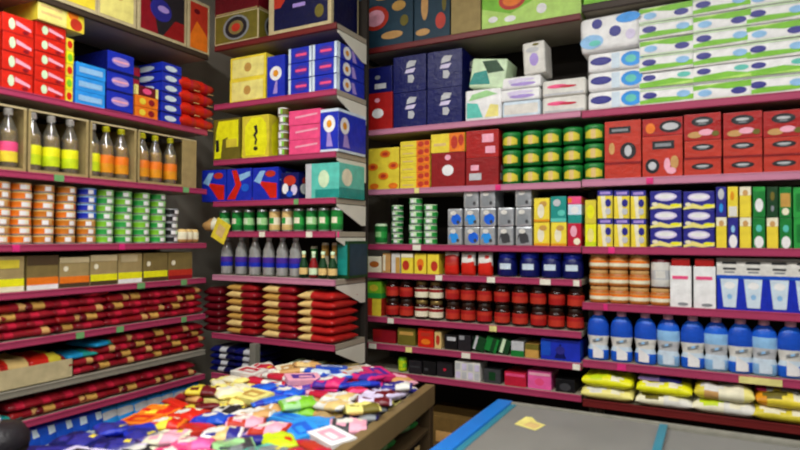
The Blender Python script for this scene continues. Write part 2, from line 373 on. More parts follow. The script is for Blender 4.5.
# shelf 1: packets in boxes
RED = [('e', .3, .5, .1, .3, 'green_p'), ('p', [(.42, .75), (.92, .45), (.92, .3), (.42, .5)], 'pink_l'), ('e', .75, .2, .1, .1, 'maroon'), ('r', .0, 1, .0, .04, 'red3')]
REDS = [('r', .1, .9, .1, .9, 'yellow'), ('e', .5, .5, .2, .3, 'red')]
for ci, (a, b, n, yl) in enumerate([(-28, 2, 4, 0), (3, 35, 4, 0), (36, 67, 5, 0)]):
    column('L', 1, a, b, [(19 if n == 4 else 14.8, 'red', RED, f'red carton with pale emblem, {tier(r, n)}, {["near end", "middle", "cornerward"][ci]} red stack of the side wall', 'carton', 'carton', REDS) for r in range(n)], depth=.26)
column('L', 1, 68, 76, [(13, 'yellow2' if r % 2 else 'yellow', [('e', .5, .5, .35, .3, 'grass' if r % 2 else 'red')], f'small yellow packet box, {tier(r, 5)}, squeezed beside the red carton stack', 'box', 'packet_box') for r in range(5)], depth=.2, inset=.02)
zt = board('L', 1) + 5 * 14.8 / pxm('L', 51) + .002
u0, u1 = span('L', 1, 24, 64)
o = carton(.22, .24, .1, 'yellow_l', [('r', .02, .55, .05, .95, 'yellow_l'), ('r', .06, .5, .3, .42, 'gold_l'), ('r', .06, .5, .6, .7, 'gold_l'), ('r', .6, 1, 0, 1, 'yellow'), ('e', .75, .7, .12, .25, 'orange'), ('e', .82, .3, .14, .28, 'redor')], [('r', 0, 1, 0, 1, 'yellow3')], name='carton')
tag(o, 'yellow carton with orange blots lying on top of the red cartons', 'carton'); place(o, 'L', on('L', 57)[0], zt, .0, .05)
column('L', 1, 77, 107, [(14, 'sky', [('r', .1, .9, .3, .7, 'lightblue')], f'light blue carton, {tier(r, 3)} of the low stack before the navy ones', 'carton', 'carton', [('r', 0, 1, 0, 1, 'brightblue')]) for r in range(3)], depth=.15)
o = carton(.15, .13, .15, 'navy', [('r', .1, .8, .2, .5, 'maroon'), ('e', .85, .3, .12, .12, 'pink_l')], name='carton')
tag(o, 'open navy box standing behind the light blue cartons', 'carton'); place(o, 'L', on('L', 93)[0], board('L', 1) + .001, .175)
column('L', 1, 108, 135, [(20, 'blue', [('e', .5, .55, .34, .22, 'purple_l'), ('r', .22, .78, .5, .6, 'pink_l'), ('r', 0, 1, 0, .1, 'navy')], f'blue carton with lilac emblem, {tier(r, 3)} of three', 'carton', 'carton', [('r', 0, 1, 0, 1, 'navy')]) for r in range(3)], depth=.26)
column('L', 1, 137, 160, [(11, 'orange', [('e', .7, .5, .14, .3, 'maroon'), ('e', .3, .5, .14, .3, 'yellow')], 'orange packet box at the foot of the small stack', 'box', 'packet_box'),
    (11, 'orange', [('e', .7, .5, .14, .3, 'maroon'), ('e', .3, .5, .14, .3, 'yellow')], 'orange packet box in the middle of the small stack', 'box', 'packet_box'),
    (10, 'maroon2', [('r', 0, .12, 0, 1, 'yellow_l'), ('r', .88, 1, 0, 1, 'yellow_l'), ('e', .5, .5, .2, .3, 'pink')], 'dark red packet box with pale ends on top of two orange ones', 'box', 'packet_box')], depth=.15)
column('L', 1, 141, 161, [(12, 'black2' if r < 3 else 'darkgrey', [('r', .6, 1, .1, .8, 'crimson'), ('e', .3, .5, .14, .25, 'indigo')], f'dark box with crimson end, {tier(r, 5)} of the stack behind the orange boxes', 'box', 'packet_box') for r in range(5)], depth=.13, inset=.17)
column('L', 1, 163, 183, [(10, 'blue', [('e', .45, .5, .3, .28, 'paleblue'), ('r', 0, 1, 0, .12, 'navy')], f'slim blue box, {tier(r, 6)} of six beside the red foil packs', 'box', 'packet_box') for r in range(6)], depth=.24)
def foil(): return obj('foil_pack', MB().pillow(.20, .2, .052, [(.35, 'red'), (.6, 'redor'), (1, 'red')], 3))
def foil2():
    mb = MB(); mb.pillow(.145, .2, .082, [(.45, 'red'), (.62, 'crimson'), (1, 'redor')], 5)
    for i, (x, z) in enumerate([(.03, .03), (.055, .04), (.04, .018)]): mb.lathe([(.0001, .0), (.009, .002), (.0001, .006)], 'gold_l', 8, cx=x, cy=.0)
    return obj('foil_pack', mb)
pf = Proto(foil2)
grid(pf, 'L', 1, [191, 205], 4, .07, 'shiny red foil pack', 'foil pack', 'red foil packs by the corner', where=', side wall', inset=.0, rotj=.06)
# shelf 2: oil bottles standing in open khaki cartons
def oil_bottle(lab, lab2, cap, body='pet_oil', h=.262, r=.036):
    def f():
        e = empty('oil_bottle')
        child(e, 'body', MB().lathe([(.0, .001), (r * .9, .001), (r, .01), (r, .15), (r * .93, .17), (r * .6, .2), (.014, .222), (.013, .24)], body, 18, cy=r))
        child(e, 'oil', MB().lathe([(.0, .004), (r * .86, .004), (r * .95, .012), (r * .95, .15), (r * .9, .165), (0, .165)], 'oil' if cap == 'yellow2' else 'oil_d', 18, cy=r))
        lb = MB().lathe([(r + .0012, .03), (r + .0015, .034), (r + .0015, .075), (r + .0015, .112), (r + .0012, .116)], [lab, lab, lab2, lab2], 18, cy=r)
        child(e, 'label', lb)
        child(e, 'cap', MB().lathe([(.0165, .232), (.0175, .236), (.0175, .254), (.015, .26), (0, .261)], cap, 14, cy=r))
        return e
    return Proto(f)
def open_carton(p0, p1, label, wide_end=False):
    u0, u1 = span('L', 2, p0, p1); w_ = abs(u1 - u0) - .004; D = .3; H = .272
    m = MB(); t = .006
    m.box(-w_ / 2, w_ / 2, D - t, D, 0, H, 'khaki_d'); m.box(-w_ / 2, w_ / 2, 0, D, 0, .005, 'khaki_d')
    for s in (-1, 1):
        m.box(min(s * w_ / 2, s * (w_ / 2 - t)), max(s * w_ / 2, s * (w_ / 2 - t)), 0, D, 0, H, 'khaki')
        ww = .011 if not (wide_end and s == 1) else .1
        m.box(min(s * w_ / 2, s * (w_ / 2 - ww)), max(s * w_ / 2, s * (w_ / 2 - ww)), -.003, .002, 0, H, 'khaki')
    m.box(-w_ / 2, w_ / 2, -.004, .003, 0, .012, 'khaki')
    m.box(-w_ / 2, w_ / 2, -.004, .003, H - .008, H, 'khaki_l')
    o = obj('open_carton', m); tag(o, label, 'carton', 'open cartons of oil bottles'); place(o, 'L', (u0 + u1) / 2, board('L', 2), .008)
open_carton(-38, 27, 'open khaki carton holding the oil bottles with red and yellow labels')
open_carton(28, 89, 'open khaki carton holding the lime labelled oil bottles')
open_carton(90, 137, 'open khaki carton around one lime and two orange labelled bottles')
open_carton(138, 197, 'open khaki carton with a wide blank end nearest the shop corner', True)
A = oil_bottle('yellow', 'yellow_l', 'offwhite'); A2 = oil_bottle('yellow', 'pink', 'offwhite'); Bo = oil_bottle('lime', 'yellow2', 'offwhite'); C_ = oil_bottle('amber', 'orange', 'yellow2')
ob = [(-22, A, 'yellow labelled oil bottle nearest the frame edge'), (-6, A, 'oil bottle with plain yellow label, behind the carton post'), (14, A2, 'oil bottle with red topped yellow label and grey cap'),
      (38, Bo, 'lime labelled oil bottle beside the first carton post'), (57, Bo, 'lime labelled oil bottle in the middle of its carton'), (76, Bo, 'lime labelled oil bottle closest to the orange labels in its carton'),
      (98, Bo, 'lime labelled oil bottle sharing a carton with two orange ones'), (112, C_, 'orange labelled oil bottle next to the lime one'), (127, C_, 'orange labelled oil bottle against the post, yellow cap'),
      (148, C_, 'orange labelled oil bottle, first past the third post'), (161, C_, 'orange labelled oil bottle in the middle of the cornerward carton'), (176, C_, 'orange labelled oil bottle beside the blank carton end')]
for px, p, lb in ob:
    o = p.get(); tag(o, lb, 'bottle', 'oil bottles on the side wall'); place(o, 'L', sum(span('L', 2, px - 1, px + 1)) / 2, board('L', 2) + .006, .014, RND.uniform(-.3, .3))
# shelf 3: flat tins
def tin(side, side2, lid='silver', r=.042, h=.037):
    def f():
        e = empty('flat_tin')
        b = MB().lathe([(0, .0008), (r * .96, .0008), (r, .003), (r, .006)], 'silver', 20, cy=r)
        b.lathe([(r, .006), (r, h - .006)], side, 20, cy=r); child(e, 'body', b)
        q = MB().lathe([(r, h - .006), (r * 1.015, h - .003), (r * .99, h - .001), (r * .93, h - .001), (r * .92, h - .004), (0, h - .004)], lid, 20, cy=r); child(e, 'lid', q)
        k = MB()
        for a0, n_, mm in ((-1.95, 3, 'white'), (-1.35, 2, side2)):  # white facets are a highlight painted on the tin; second patch is print
            for i in range(n_):
                t0 = a0 + i * .2; t1 = t0 + .2; rr = r + .0007
                k.poly([(rr * math.cos(t0), r + rr * math.sin(t0), .009), (rr * math.cos(t1), r + rr * math.sin(t1), .009), (rr * math.cos(t1), r + rr * math.sin(t1), h - .008), (rr * math.cos(t0), r + rr * math.sin(t0), h - .008)], mm, True)
        child(e, 'label', k); return e
    return Proto(f)
Tor, Tcr, Tbl, Tgr, Tgr2, Tbk = tin('orange', 'cream', 'gold_l'), tin('orange_d', 'tan', 'gold_l'), tin('blue', 'brightblue', 'lightblue'), tin('grass', 'green_l', 'green_l'), tin('green2', 'green_l', 'green_l'), tin('black', 'green_p')
cols3 = [5, 27, 50, 72, 93, 111, 130, 148, 164]
def alt3(c, r):
    if c in (0, 2): return Tcr if (c + r) % 3 else Tor
    if c == 1: return Tor
    if c == 3: return Tor if r in (3, 4) else Tcr
    if c == 4: return Tbl if r > 2 else Tcr
    return Tgr if (r + c) % 2 else Tgr2
def desc3(c, r):
    if c == 4: return 'flat blue tin' if r > 2 else 'flat tan tin under the blue ones'
    return 'flat orange and cream tin' if c < 4 else 'flat lime green tin'
grid(Tor, 'L', 3, cols3, 7, .0376, desc3, 'tin', 'flat tins on the side wall', inset=.012, alt=alt3, rotj=.3, jit=.0025)
grid(Tbk, 'L', 3, [177], 5, .0376, 'black and white tin at the corner end', 'tin', 'dark tins beside the green tins', inset=.012, alt=lambda c, r: Tbk)
def roll_pack():
    mb = MB()
    for i in range(3): mb.lathe([(0, 0), (.026, .004), (.03, .02), (.03, .06), (.024, .075), (0, .078)], ['tan', 'tan', 'cream', 'gold_l', 'tan'], 14, cx=-.05 + i * .05, cy=.03)
    return obj('wafer_pack', mb)
o = roll_pack(); tag(o, 'beige pack of rolled wafers at the end of the tin shelf', 'pack'); place(o, 'L', 2.40, board('L', 3), -.0, .2)
# shelf 4: khaki display boxes
def display(p0, p1, hpx, strip, label, dark=False, dot=True, foot=None, back=None, frontx=()):
    f = [('r', 0, 1, .0, .0 + .16, foot or strip), ('r', 0, 1, .14, .36, strip)]
    if dot: f.append(('e', .2, .62, .08, .09, 'cream'))
    f += list(frontx)
    column('L', 4, p0, p1, [(hpx, 'khaki_d' if dark else 'khaki', f, label, 'display box', 'display_box', [])], depth=.3)
display(-30, -2, 33, 'yellow2', 'grey khaki display box with yellow foot at the near end')
display(-1, 26, 37, 'yellow2', 'khaki display box with two yellow bands, near end of its shelf', dot=False, foot='cream', frontx=[('r', 0, .8, .66, .9, 'yellow3')])
display(28, 60, 36, 'orange', 'dark khaki display box with orange band over a white foot', dark=True, dot=False, foot='white', frontx=[('r', 0, 1, .72, 1, 'wood_d')])
display(61, 91, 30, 'orange', 'khaki display box with orange band and a white dot', foot='wood_d', frontx=[('r', 0, 1, .82, 1, 'khaki_l')])
display(92, 119, 30, 'yellow2', 'khaki display box with yellow band, between two dotted boxes', foot='wood_d', frontx=[('r', 0, 1, .8, 1, 'khaki_l')])
display(120, 144, 38, 'yellow2', 'pale khaki display box with yellow band over a white foot', dot=False, foot='white', frontx=[('r', .1, .8, .72, .95, 'khaki_l')])
display(145, 169, 38, 'yellow2', 'tall khaki box with white dot and yellow band', dark=True, foot='wood_d')
display(170, 194, 36, 'redor', 'tall khaki box with white dot and red orange band', dark=True, foot='maroon')
# shelf 5..7: maroon sachet packs
def sachet(w_, d_, h_, cols, seed, name='sachet_pack'):
    def f(): return obj(name, MB().pillow(w_, d_, h_, cols, seed))
    return Proto(f)
S1 = sachet(.145, .2, .046, [(.25, 'maroon'), (.5, 'crimson'), (1, 'maroon')], 1)  # crimson band paints in the pinkish highlight on the pack tops
S2 = sachet(.145, .2, .046, [(.25, 'maroon2'), (.6, 'gold'), (1, 'maroon')], 2)
S3 = sachet(.145, .2, .046, [(.4, 'red3'), (.6, 'maroon'), (.85, 'tan'), (1, 'maroon')], 4)
cols5 = [-14, 14, 41, 69, 95, 118, 138, 158, 176, 193]
grid(S1, 'L', 5, cols5, [4, 4, 4, 4, 5, 4, 4, 4, 4, 4], .037, 'flat maroon sachet pack', 'sachet pack', 'maroon sachet packs under the display boxes', where=', third shelf below eye level' if 0 else ', under display boxes', inset=-.005, rotj=.13, jit=.01, alt=lambda c, r: [S1, S2, S3, S1][(c * 3 + r * 5) % 4])
u0, u1 = span('L', 6, -20, 73); m = MB(); W_ = abs(u1 - u0)
for a in (((-W_ / 2), (-W_ / 2 + .005), 0, .3), ((W_ / 2 - .005), W_ / 2, 0, .3), (-W_ / 2, W_ / 2, 0, .005), (-W_ / 2, W_ / 2, .295, .3)): m.box(*a, 0, .085, 'khaki_l')
m.box(-W_ / 2, W_ / 2, 0, .3, 0, .004, 'khaki')
o = obj('cardboard_tray', m); tag(o, 'long khaki cardboard tray holding red pouches', 'tray'); place(o, 'L', (u0 + u1) / 2, board('L', 6), .0)
P1 = sachet(.17, .24, .075, [(.3, 'red'), (.7, 'gold_l'), (1, 'red2')], 6, 'snack_pouch'); P2 = sachet(.17, .24, .075, [(.45, 'red'), (.85, 'yellow3'), (1, 'red3')], 7, 'snack_pouch')
for i, (px, p, t) in enumerate([(-10, P1, 'red and cream pouch at the near end of the cardboard tray'), (20, P1, 'red and cream pouch in the cardboard tray'), (50, P2, 'red and yellow pouch in the cardboard tray')]):
    o = p.get(); tag(o, t, 'pouch', 'pouches in the cardboard tray'); place(o, 'L', sum(span('L', 6, px - 1, px + 1)) / 2, board('L', 6) + .048, .02, .05)
    o = p.get(); tag(o, 'plain lower pouch beneath the ' + t.replace(' of the cardboard tray', '').replace(' in the cardboard tray', '').replace('red and', ''), 'pouch', 'pouches in the cardboard tray'); place(o, 'L', sum(span('L', 6, px - 1, px + 1)) / 2, board('L', 6) + .005, .02, -.04); o.scale = (1, 1, .6)
cols6 = [84, 107, 126, 144, 162, 180, 195]
CY = sachet(.15, .2, .034, [(.5, 'cyan'), (1, 'teal')], 9)
grid(S1, 'L', 6, cols6, [3, 4, 4, 4, 4, 4, 4], .036, lambda c, r: 'cyan sachet pack' if (c == 0 and r == 2) or (c == 1 and r == 3) else 'maroon sachet pack', 'sachet pack', 'sachet packs beside the cardboard tray', where=', beside the tray', inset=-.005, rotj=.13, jit=.01,
     alt=lambda c, r: CY if (c == 0 and r == 2) or (c == 1 and r == 3) else [S1, S2, S3][(c + r * 2) % 3])
cols7 = [26, 50, 74, 96, 116, 135, 153, 170, 186]
grid(S1, 'L', 7, cols7, [2, 2, 2, 2, 2, 2, 2, 2, 2], .038, 'limp maroon sachet pack', 'sachet pack', 'sachet packs above the blue bags', where=', above blue bags', inset=-.005, rotj=.1, jit=.008, alt=lambda c, r: [S3, S1, S2, S1][(c * 2 + r * 3) % 4])
o = CY.get(); tag(o, 'cyan pack lying at the near end above the blue bags', 'sachet pack'); place(o, 'L', on('L', 5, 400)[0], board('L', 7), .0)
# shelf 8: standing blue bags
def bag(w_, h_, t_, lower, upper, patch, name='detergent_bag', seal='white'):
    def f():
        mb = MB(); n = 8; rows = 7; V = {}
        for j in range(rows + 1):
            v = j / rows; th = t_ * (.55 + .6 * math.sin(PI * min(1, .15 + v * .75))) * (1 - v ** 4 * .93); ww = w_ * (1 - .05 * math.sin(PI * v))
            for i in range(2 * n):
                a = 2 * PI * i / (2 * n); x = math.copysign(abs(math.cos(a)) ** .55, math.cos(a)) * ww / 2; y = math.copysign(abs(math.sin(a)) ** .7, math.sin(a)) * th / 2
                V[i, j] = mb.bm.verts.new((x, t_ / 2 + y, v * h_ + .004 * math.sin(3 * a + j)*(j < rows and j > 0)))
        for j in range(rows):
            for i in range(2 * n):
                i2 = (i + 1) % (2 * n); front = n + 1 <= i <= 2 * n - 2
                m = lower if j < 3 else upper
                if j == rows - 1: m = seal
                if front and patch and ((j == 3 and abs(i - 1.5 * n) < 2.1) or (j == 5 and abs(i - 1.5 * n) < (2.1 if patch == 'palegrey' else .8))): m = patch
                f_ = mb.bm.faces.new([V[i, j], V[i2, j], V[i2, j + 1], V[i, j + 1]]); f_.material_index = mb.mi(m); f_.smooth = True
        mb.bm.faces.new([V[i, 0] for i in reversed(range(2 * n))]); mb.bm.faces.new([V[i, rows] for i in range(2 * n)])
        return obj(name, mb)
    return Proto(f)
BG1 = bag(.115, .23, .07, 'blue', 'royal', 'paleblue', seal='blue'); BG2 = bag(.105, .22, .07, 'cyan', 'sky', 'palegrey', seal='sky')  # pale blue faces on the royal bags are highlights put into the colour
grid(BG1, 'L', 8, [-8, 15, 33, 50, 67, 82, 97], 1, .2, 'royal blue standing bag with painted pale highlight', 'bag', 'blue bags on the bottom shelf', inset=-.0, rotj=.12)
grid(BG2, 'L', 8, [112, 128, 143, 157, 170, 183, 195], 1, .2, 'cyan standing bag with grey patch', 'bag', 'cyan bags on the bottom shelf', inset=.0, rotj=.1)

# ================================================================== CORNER BAY (B)
ring = [('e', .5, .5, .3, .42, 'grey'), ('e', .5, .5, .25, .36, 'black2'), ('e', .5, .5, .17, .24, 'khaki_d'), ('e', .5, .5, .1, .14, 'redor')]
u0, u1 = span('B', 0, 213, 264)
o = carton(.33, .26, .17, 'khaki_l', [('r', .02, .98, .04, .96, 'olive')] + ring, name='carton'); tag(o, 'dark carton with a ringed target print on the corner high shelf', 'carton'); place(o, 'B', (u0 + u1) / 2 - .005, board('B', 0), -.01, .0)
o = carton(.33, .26, .15, 'maroon2', [('r', .02, .98, 0, .06, 'khaki')], name='carton'); tag(o, 'dark red carton resting on the ringed target carton', 'carton'); place(o, 'B', (u0 + u1) / 2 - .005, board('B', 0) + .172, -.01)
single('B', 0, 267, 330, 0, 'khaki_l', [('r', .09, .95, .09, .9, 'navy2'), ('p', [(.09, .5), (.09, .9), (.42, .9), (.2, .5)], 'redor'), ('r', .4, .6, .45, .52, 'purple_l'), ('r', .55, .7, .6, .65, 'purple_l'), ('e', .82, .3, .07, .12, 'olive')], 'khaki framed carton with navy and red print on the corner high shelf', h=.30,
       side=[('r', .08, .95, .07, .93, 'navy2'), ('p', [(.08, .6), (.08, .93), (.4, .93)], 'redor')], depth=.27)
YB = [('r', .06, .94, .08, .9, 'yellow_l'), ('e', .5, .5, .1, .2, 'gold')]
column('B', 1, 228, 264, [(23.5, 'yellow', YB, f'{tier(r, 2)} of two plain pale yellow cartons in the corner bay', 'carton', 'carton') for r in range(2)], depth=.25)
column('B', 1, 265, 283, [(43, 'blue', [('e', .5, .58, .34, .17, 'white'), ('e', .5, .58, .15, .08, 'amber'), ('p', [(.35, .1), (.6, .1), (.6, .4), (.5, .4)], 'purple_l')], 'tall blue carton with white flower beside the yellow cartons', 'carton', 'carton')], depth=.25)
def flowerpack():
    w_, d_, h_ = .155, .275, .083
    mb = MB(); mb.box(-w_ / 2, w_ / 2, 0, d_, 0, h_, 'blue', .006)
    decal(mb, 'f', (w_, d_, h_), [('r', 0, .1, 0.02, .98, 'paleblue'), ('e', .55, .5, .3, .3, 'purple'), ('r', .32, .78, .42, .58, 'pink'), ('r', .9, 1, .02, .98, 'paleblue')])
    decal(mb, 's', (w_, d_, h_), [('r', 0, .1, 0, 1, 'paleblue'), ('e', .35, .5, .14, .42, 'white'), ('e', .35, .5, .06, .18, 'amber'), ('p', [(.55, .1), (.7, .1), (.6, .8), (.5, .8)], 'purple_l')])
    return obj('soap_pack', mb)
FP = Proto(flowerpack)
grid(FP, 'B', 1, [299.5, 324], 3, .085, 'blue and white wrapped pack with pink print', 'pack', 'blue wrapped packs in the corner bay', inset=.003, rotj=.01, jit=.001)
column('B', 2, 211, 238, [(42, 'olive', [('p', [(.05, .05), (.3, .05), (.36, .5), (.55, .55), (.6, .3), (.95, .3), (.95, .95), (.2, .95), (.12, .7)], 'yellow2'), ('r', .5, .9, .3, .5, 'yellow3'), ('p', [(.12, .2), (.24, .22), (.22, .5), (.1, .5)], 'black2')], 'bright yellow pack, nearer the side wall of two', 'pack', 'snack_box')], depth=.22)
column('B', 2, 240, 267, [(43, 'yellow3', [('p', [(.14, .06), (.86, .06), (.94, .3), (.9, .8), (.7, .96), (.35, .96), (.12, .75), (.1, .4)], 'yellow2'), ('p', [(.44, .75), (.56, .78), (.6, .6), (.52, .52), (.58, .42), (.53, .3), (.47, .32), (.5, .44), (.42, .54), (.5, .62)], 'black2'), ('e', .52, .22, .08, .05, 'black2')], 'bright yellow pack with a black stroke mark', 'pack', 'snack_box')], depth=.22)
Tw = tin('olive', 'grass', 'white', r=.032, h=.044)
grid(Tw, 'B', 2, [279], 6, .0445, 'small tin with white lid beside the pink cartons', 'tin', 'white lidded tins in the corner bay', inset=.01)
column('B', 2, 287, 319, [(15, 'pink', [('p', [(.2, .45), (.9, .6), (.9, .72), (.2, .58)], 'pink_l')], f'pink carton, {tier(r, 3)} of three beside the blue flower box', 'carton', 'carton') for r in range(3)], depth=.25)
single('B', 2, 320, 338.5, 44, 'paleblue', [('r', 0, 1, .06, .93, 'blue'), ('e', .5, .65, .33, .2, 'white'), ('e', .5, .65, .14, .09, 'amber'), ('p', [(.35, .12), (.7, .12), (.55, .45), (.4, .45)], 'purple_l')], 'blue box with two white flowers at the end of the corner bay',
       side=[('r', 0, 1, .06, .93, 'blue'), ('e', .22, .62, .16, .2, 'white'), ('e', .22, .62, .07, .09, 'amber'), ('p', [(.15, .12), (.4, .12), (.3, .42), (.2, .42)], 'purple_l')], h=.225, depth=.27, inset=.0)
NR = [('p', [(.0, .05), (.35, .05), (.6, .5), (.4, .95), (.2, .95), (.35, .5)], 'red'), ('p', [(.55, .6), (.95, .75), (.95, .9), (.5, .8)], 'lightblue'), ('e', .75, .4, .16, .12, 'brightblue')]
NR2 = [('p', [(.2, .6), (.5, .3), (.7, .05), (.95, .05), (.95, .5)], 'red'), ('p', [(.05, .6), (.3, .9), (.5, .9), (.3, .5)], 'lightblue'), ('e', .7, .8, .2, .1, 'redor')]
for a, b, s_, t in ((200, 224, NR2, 'beside the side wall'), (225, 250, NR, 'in the middle of three'), (251, 277, NR2, 'beside the small tub pack')):
    column('B', 3, a, b, [(33, 'blue', s_, 'navy and red zigzag box ' + t, 'box', 'detergent_box')], depth=.24)
column('B', 3, 279, 297, [(27, 'navy', [('e', .5, .7, .35, .2, 'redor'), ('e', .25, .4, .18, .2, 'white'), ('e', .75, .35, .18, .2, 'lilac'), ('e', .5, .2, .2, .12, 'royal')], 'small blue pack with red and white blots beside the teal carton', 'pack', 'detergent_box')], depth=.2)
single('B', 3, 304, 338, 0, 'aqua', [('r', 0, .18, 0, 1, 'palegrey'), ('e', .55, .55, .16, .25, 'green_p'), ('r', .3, 1, 0, .25, 'teal')], 'pale teal carton filling the end of the corner bay shelf', side=[('e', .3, .6, .2, .25, 'cream'), ('r', 0, 1, 0, .3, 'teal')], h=.185, depth=.25)
def can(side, band, r=.032, h=.125, lid='silver', name='drink_can', patch='cream'):
    def f():
        e = empty(name)
        child(e, 'body', MB().lathe([(0, .001), (r * .85, .001), (r, .008), (r, h * .3), (r, h * .62), (r, h - .014)], [lid, lid, side, band, side], 18, cy=r))
        child(e, 'lid', MB().lathe([(r, h - .014), (r * .9, h - .004), (r * .9, h - .001), (r * .82, h - .001), (r * .8, h - .005), (0, h - .005)], lid, 18, cy=r))
        lb = MB()
        for i in range(5):
            t0 = -PI / 2 - .5 + i * .2; t1 = t0 + .2; rr = r + .0008
            lb.poly([(rr * math.cos(t0), r + rr * math.sin(t0), h * .35), (rr * math.cos(t1), r + rr * math.sin(t1), h * .35), (rr * math.cos(t1), r + rr * math.sin(t1), h * .6), (rr * math.cos(t0), r + rr * math.sin(t0), h * .6)], patch, True)
        child(e, 'label', lb); return e
    return Proto(f)
Cg, Cgo, Cpg = can('green', 'green2'), can('gold_l', 'cream', patch='green2'), can('green', 'green_l', patch='green_p')
grid(Cg, 'B', 4, [218, 230.5, 243, 256, 268.5, 281, 293.5, 306, 318.5, 331], 1, .1, lambda c, r: ['green can with pale band', 'plain green can', 'green can with pale band', 'green can with pale band', 'gold can', 'gold can', 'plain green can', 'green can with pale band', 'plain green can', 'plain green can'][c], 'can', 'cans in the corner bay', where=' under the zigzag boxes', alt=lambda c, r: [Cpg, Cg, Cpg, Cpg, Cgo, Cgo, Cg, Cpg, Cg, Cg][c])
mb = MB(); mb.pillow(.13, .1, .08, [(.5, 'tan'), (.7, 'cream'), (1, 'gold_l')], 11); o = obj('bread_pack', mb); tag(o, 'beige pack hanging over the rail at the shop corner', 'pack'); o.location = (on('B', 210)[0], 2.555, board('B', 4)); o.rotation_euler = (0, 0, .1)
mb = MB(); mb.box(-.055, .055, 0, .003, -.062, .062, 'yellow', .001); decal(mb, 'f', (.11, .003, .0), [])
mb.poly([(-.03, -.001, -.03), (.028, -.001, -.034), (.03, -.001, .03), (-.026, -.001, .034)], 'gold_l'); o = obj('price_card', mb)
tag(o, 'tilted yellow price card at the shop corner', 'price card'); u, z = on('B', 223, 231); o.location = (u, 2.531, z); o.rotation_euler = (0, .45, 0)
def water():
    e = empty('water_bottle'); r = .035
    child(e, 'body', MB().lathe([(0, .002), (.03, .002), (r, .012), (r * .93, .03), (r, .045), (r, .11), (r * .92, .125), (r * .95, .14), (.016, .19), (.013, .205)], 'pet', 16, cy=r))
    child(e, 'label', MB().lathe([(r + .001, .05), (r + .001, .075), (r + .001, .105)], ['blue', 'purple'], 16, cy=r))
    child(e, 'cap', MB().lathe([(.014, .2), (.0155, .203), (.0155, .218), (0, .22)], 'palegrey', 12, cy=r)); return e
grid(Proto(water), 'B', 5, [220, 234, 248, 262, 276, 289], 1, .2, 'clear bottle with violet label', 'bottle', 'clear water bottles in the corner bay', inset=.02)
def mini(c1, c2):
    def f():
        e = empty('sauce_bottle'); r = .024
        child(e, 'body', MB().lathe([(0, .001), (r, .003), (r, .07), (.01, .11), (.009, .13)], [c1, c1, c1, c2], 14, cy=r))
        child(e, 'label', MB().lathe([(r + .001, .02), (r + .001, .055)], c2, 14, cy=r))
        child(e, 'cap', MB().lathe([(.011, .126), (.011, .143), (0, .144)], 'green_p', 12, cy=r)); return e
    return Proto(f)
m1, m2 = mini('darkgreen', 'gold_l'), mini('red3', 'green_p')
grid(m1, 'B', 5, [299, 309, 319, 329], 1, .1, 'small sauce bottle with pale cap in the row ahead', 'bottle', 'small sauce bottles in the corner bay', inset=.012, alt=lambda c, r: [m1, m2, m1, m1][c])
m3_, m4_ = can('green', 'teal', r=.02, h=.17, lid='cream', name='spray_can'), can('gold', 'cream', r=.02, h=.19, lid='cream', name='spray_can')
grid(m3_, 'B', 5, [302, 313, 323, 334], 1, .1, 'slim tall can with cream top behind the sauce bottles', 'can', 'slim cans in the corner bay', inset=.09, alt=lambda c, r: [m3_, m4_, m4_, m3_][c])
single('B', 5, 327, 339.5, 0, 'darkgreen', [('r', .1, .9, .1, .9, 'teal')], 'dark green box at the end of the corner bay', side=[('r', .06, .94, .08, .92, 'darkteal')], h=.2, depth=.2, inset=.085)
# sachet packs
Q1 = sachet(.222, .22, .05, [(.5, 'gold'), (1, 'red3')], 21); Q2 = sachet(.222, .22, .05, [(.45, 'gold_l'), (1, 'maroon')], 22); Q3 = sachet(.13, .22, .05, [(1, 'maroon2')], 23)
grid(Q1, 'B', 6, [242, 279], 7, .0405, 'half gold half red sachet pack', 'sachet pack', 'gold and red sachet packs in the corner bay', inset=-.015, rotj=.06, alt=lambda c, r: [Q1, Q2][(r + c) % 2])
Q4 = sachet(.235, .24, .052, [(.38, 'gold_l'), (1, 'red2')], 24)
grid(Q4, 'B', 6, [317], 6, .044, 'large red sachet pack with gold end at the bay end', 'sachet pack', 'large red sachet packs', inset=-.02, rotj=.06)
grid(Q3, 'B', 6, [212], 6, .042, 'dark maroon sachet pack tight against the side wall shelves', 'sachet pack', 'dark sachet packs at the corner', inset=-.01, rotj=.06)
N1 = sachet(.19, .22, .045, [(.4, 'navy'), (.6, 'palegrey'), (1, 'navy2')], 31, 'flour_bag')
grid(N1, 'B', 7, [222, 246], 4, .037, 'limp navy and white bag', 'bag', 'navy bags in the corner bay', inset=-.01, rotj=.15, alt=None)
mb = MB(); mb.box(-.02, .02, -.02, .02, 0, 1.02, 'post', .003); o = obj('support_post', mb); tag(o, 'slim grey post standing before the corner bay', 'post'); o.location = (*(lambda u: (u, 2.50))(on('B', 262)[0]), 0)
Gp = sachet(.13, .18, .04, [(.5, 'green_p'), (1, 'olive')], 33, 'tea_pack')
grid(Gp, 'B', 7, [292, 312], 3, .034, 'pale green lying pack', 'pack', 'pale green packs near the grey post', where=', beside the grey post', inset=.0, rotj=.15)
single('B', 7, 324, 338, 0, 'khaki', [('r', .2, .8, .2, .7, 'olive')], 'small khaki carton at the end of the corner bay bottom shelf', h=.1, depth=.2)
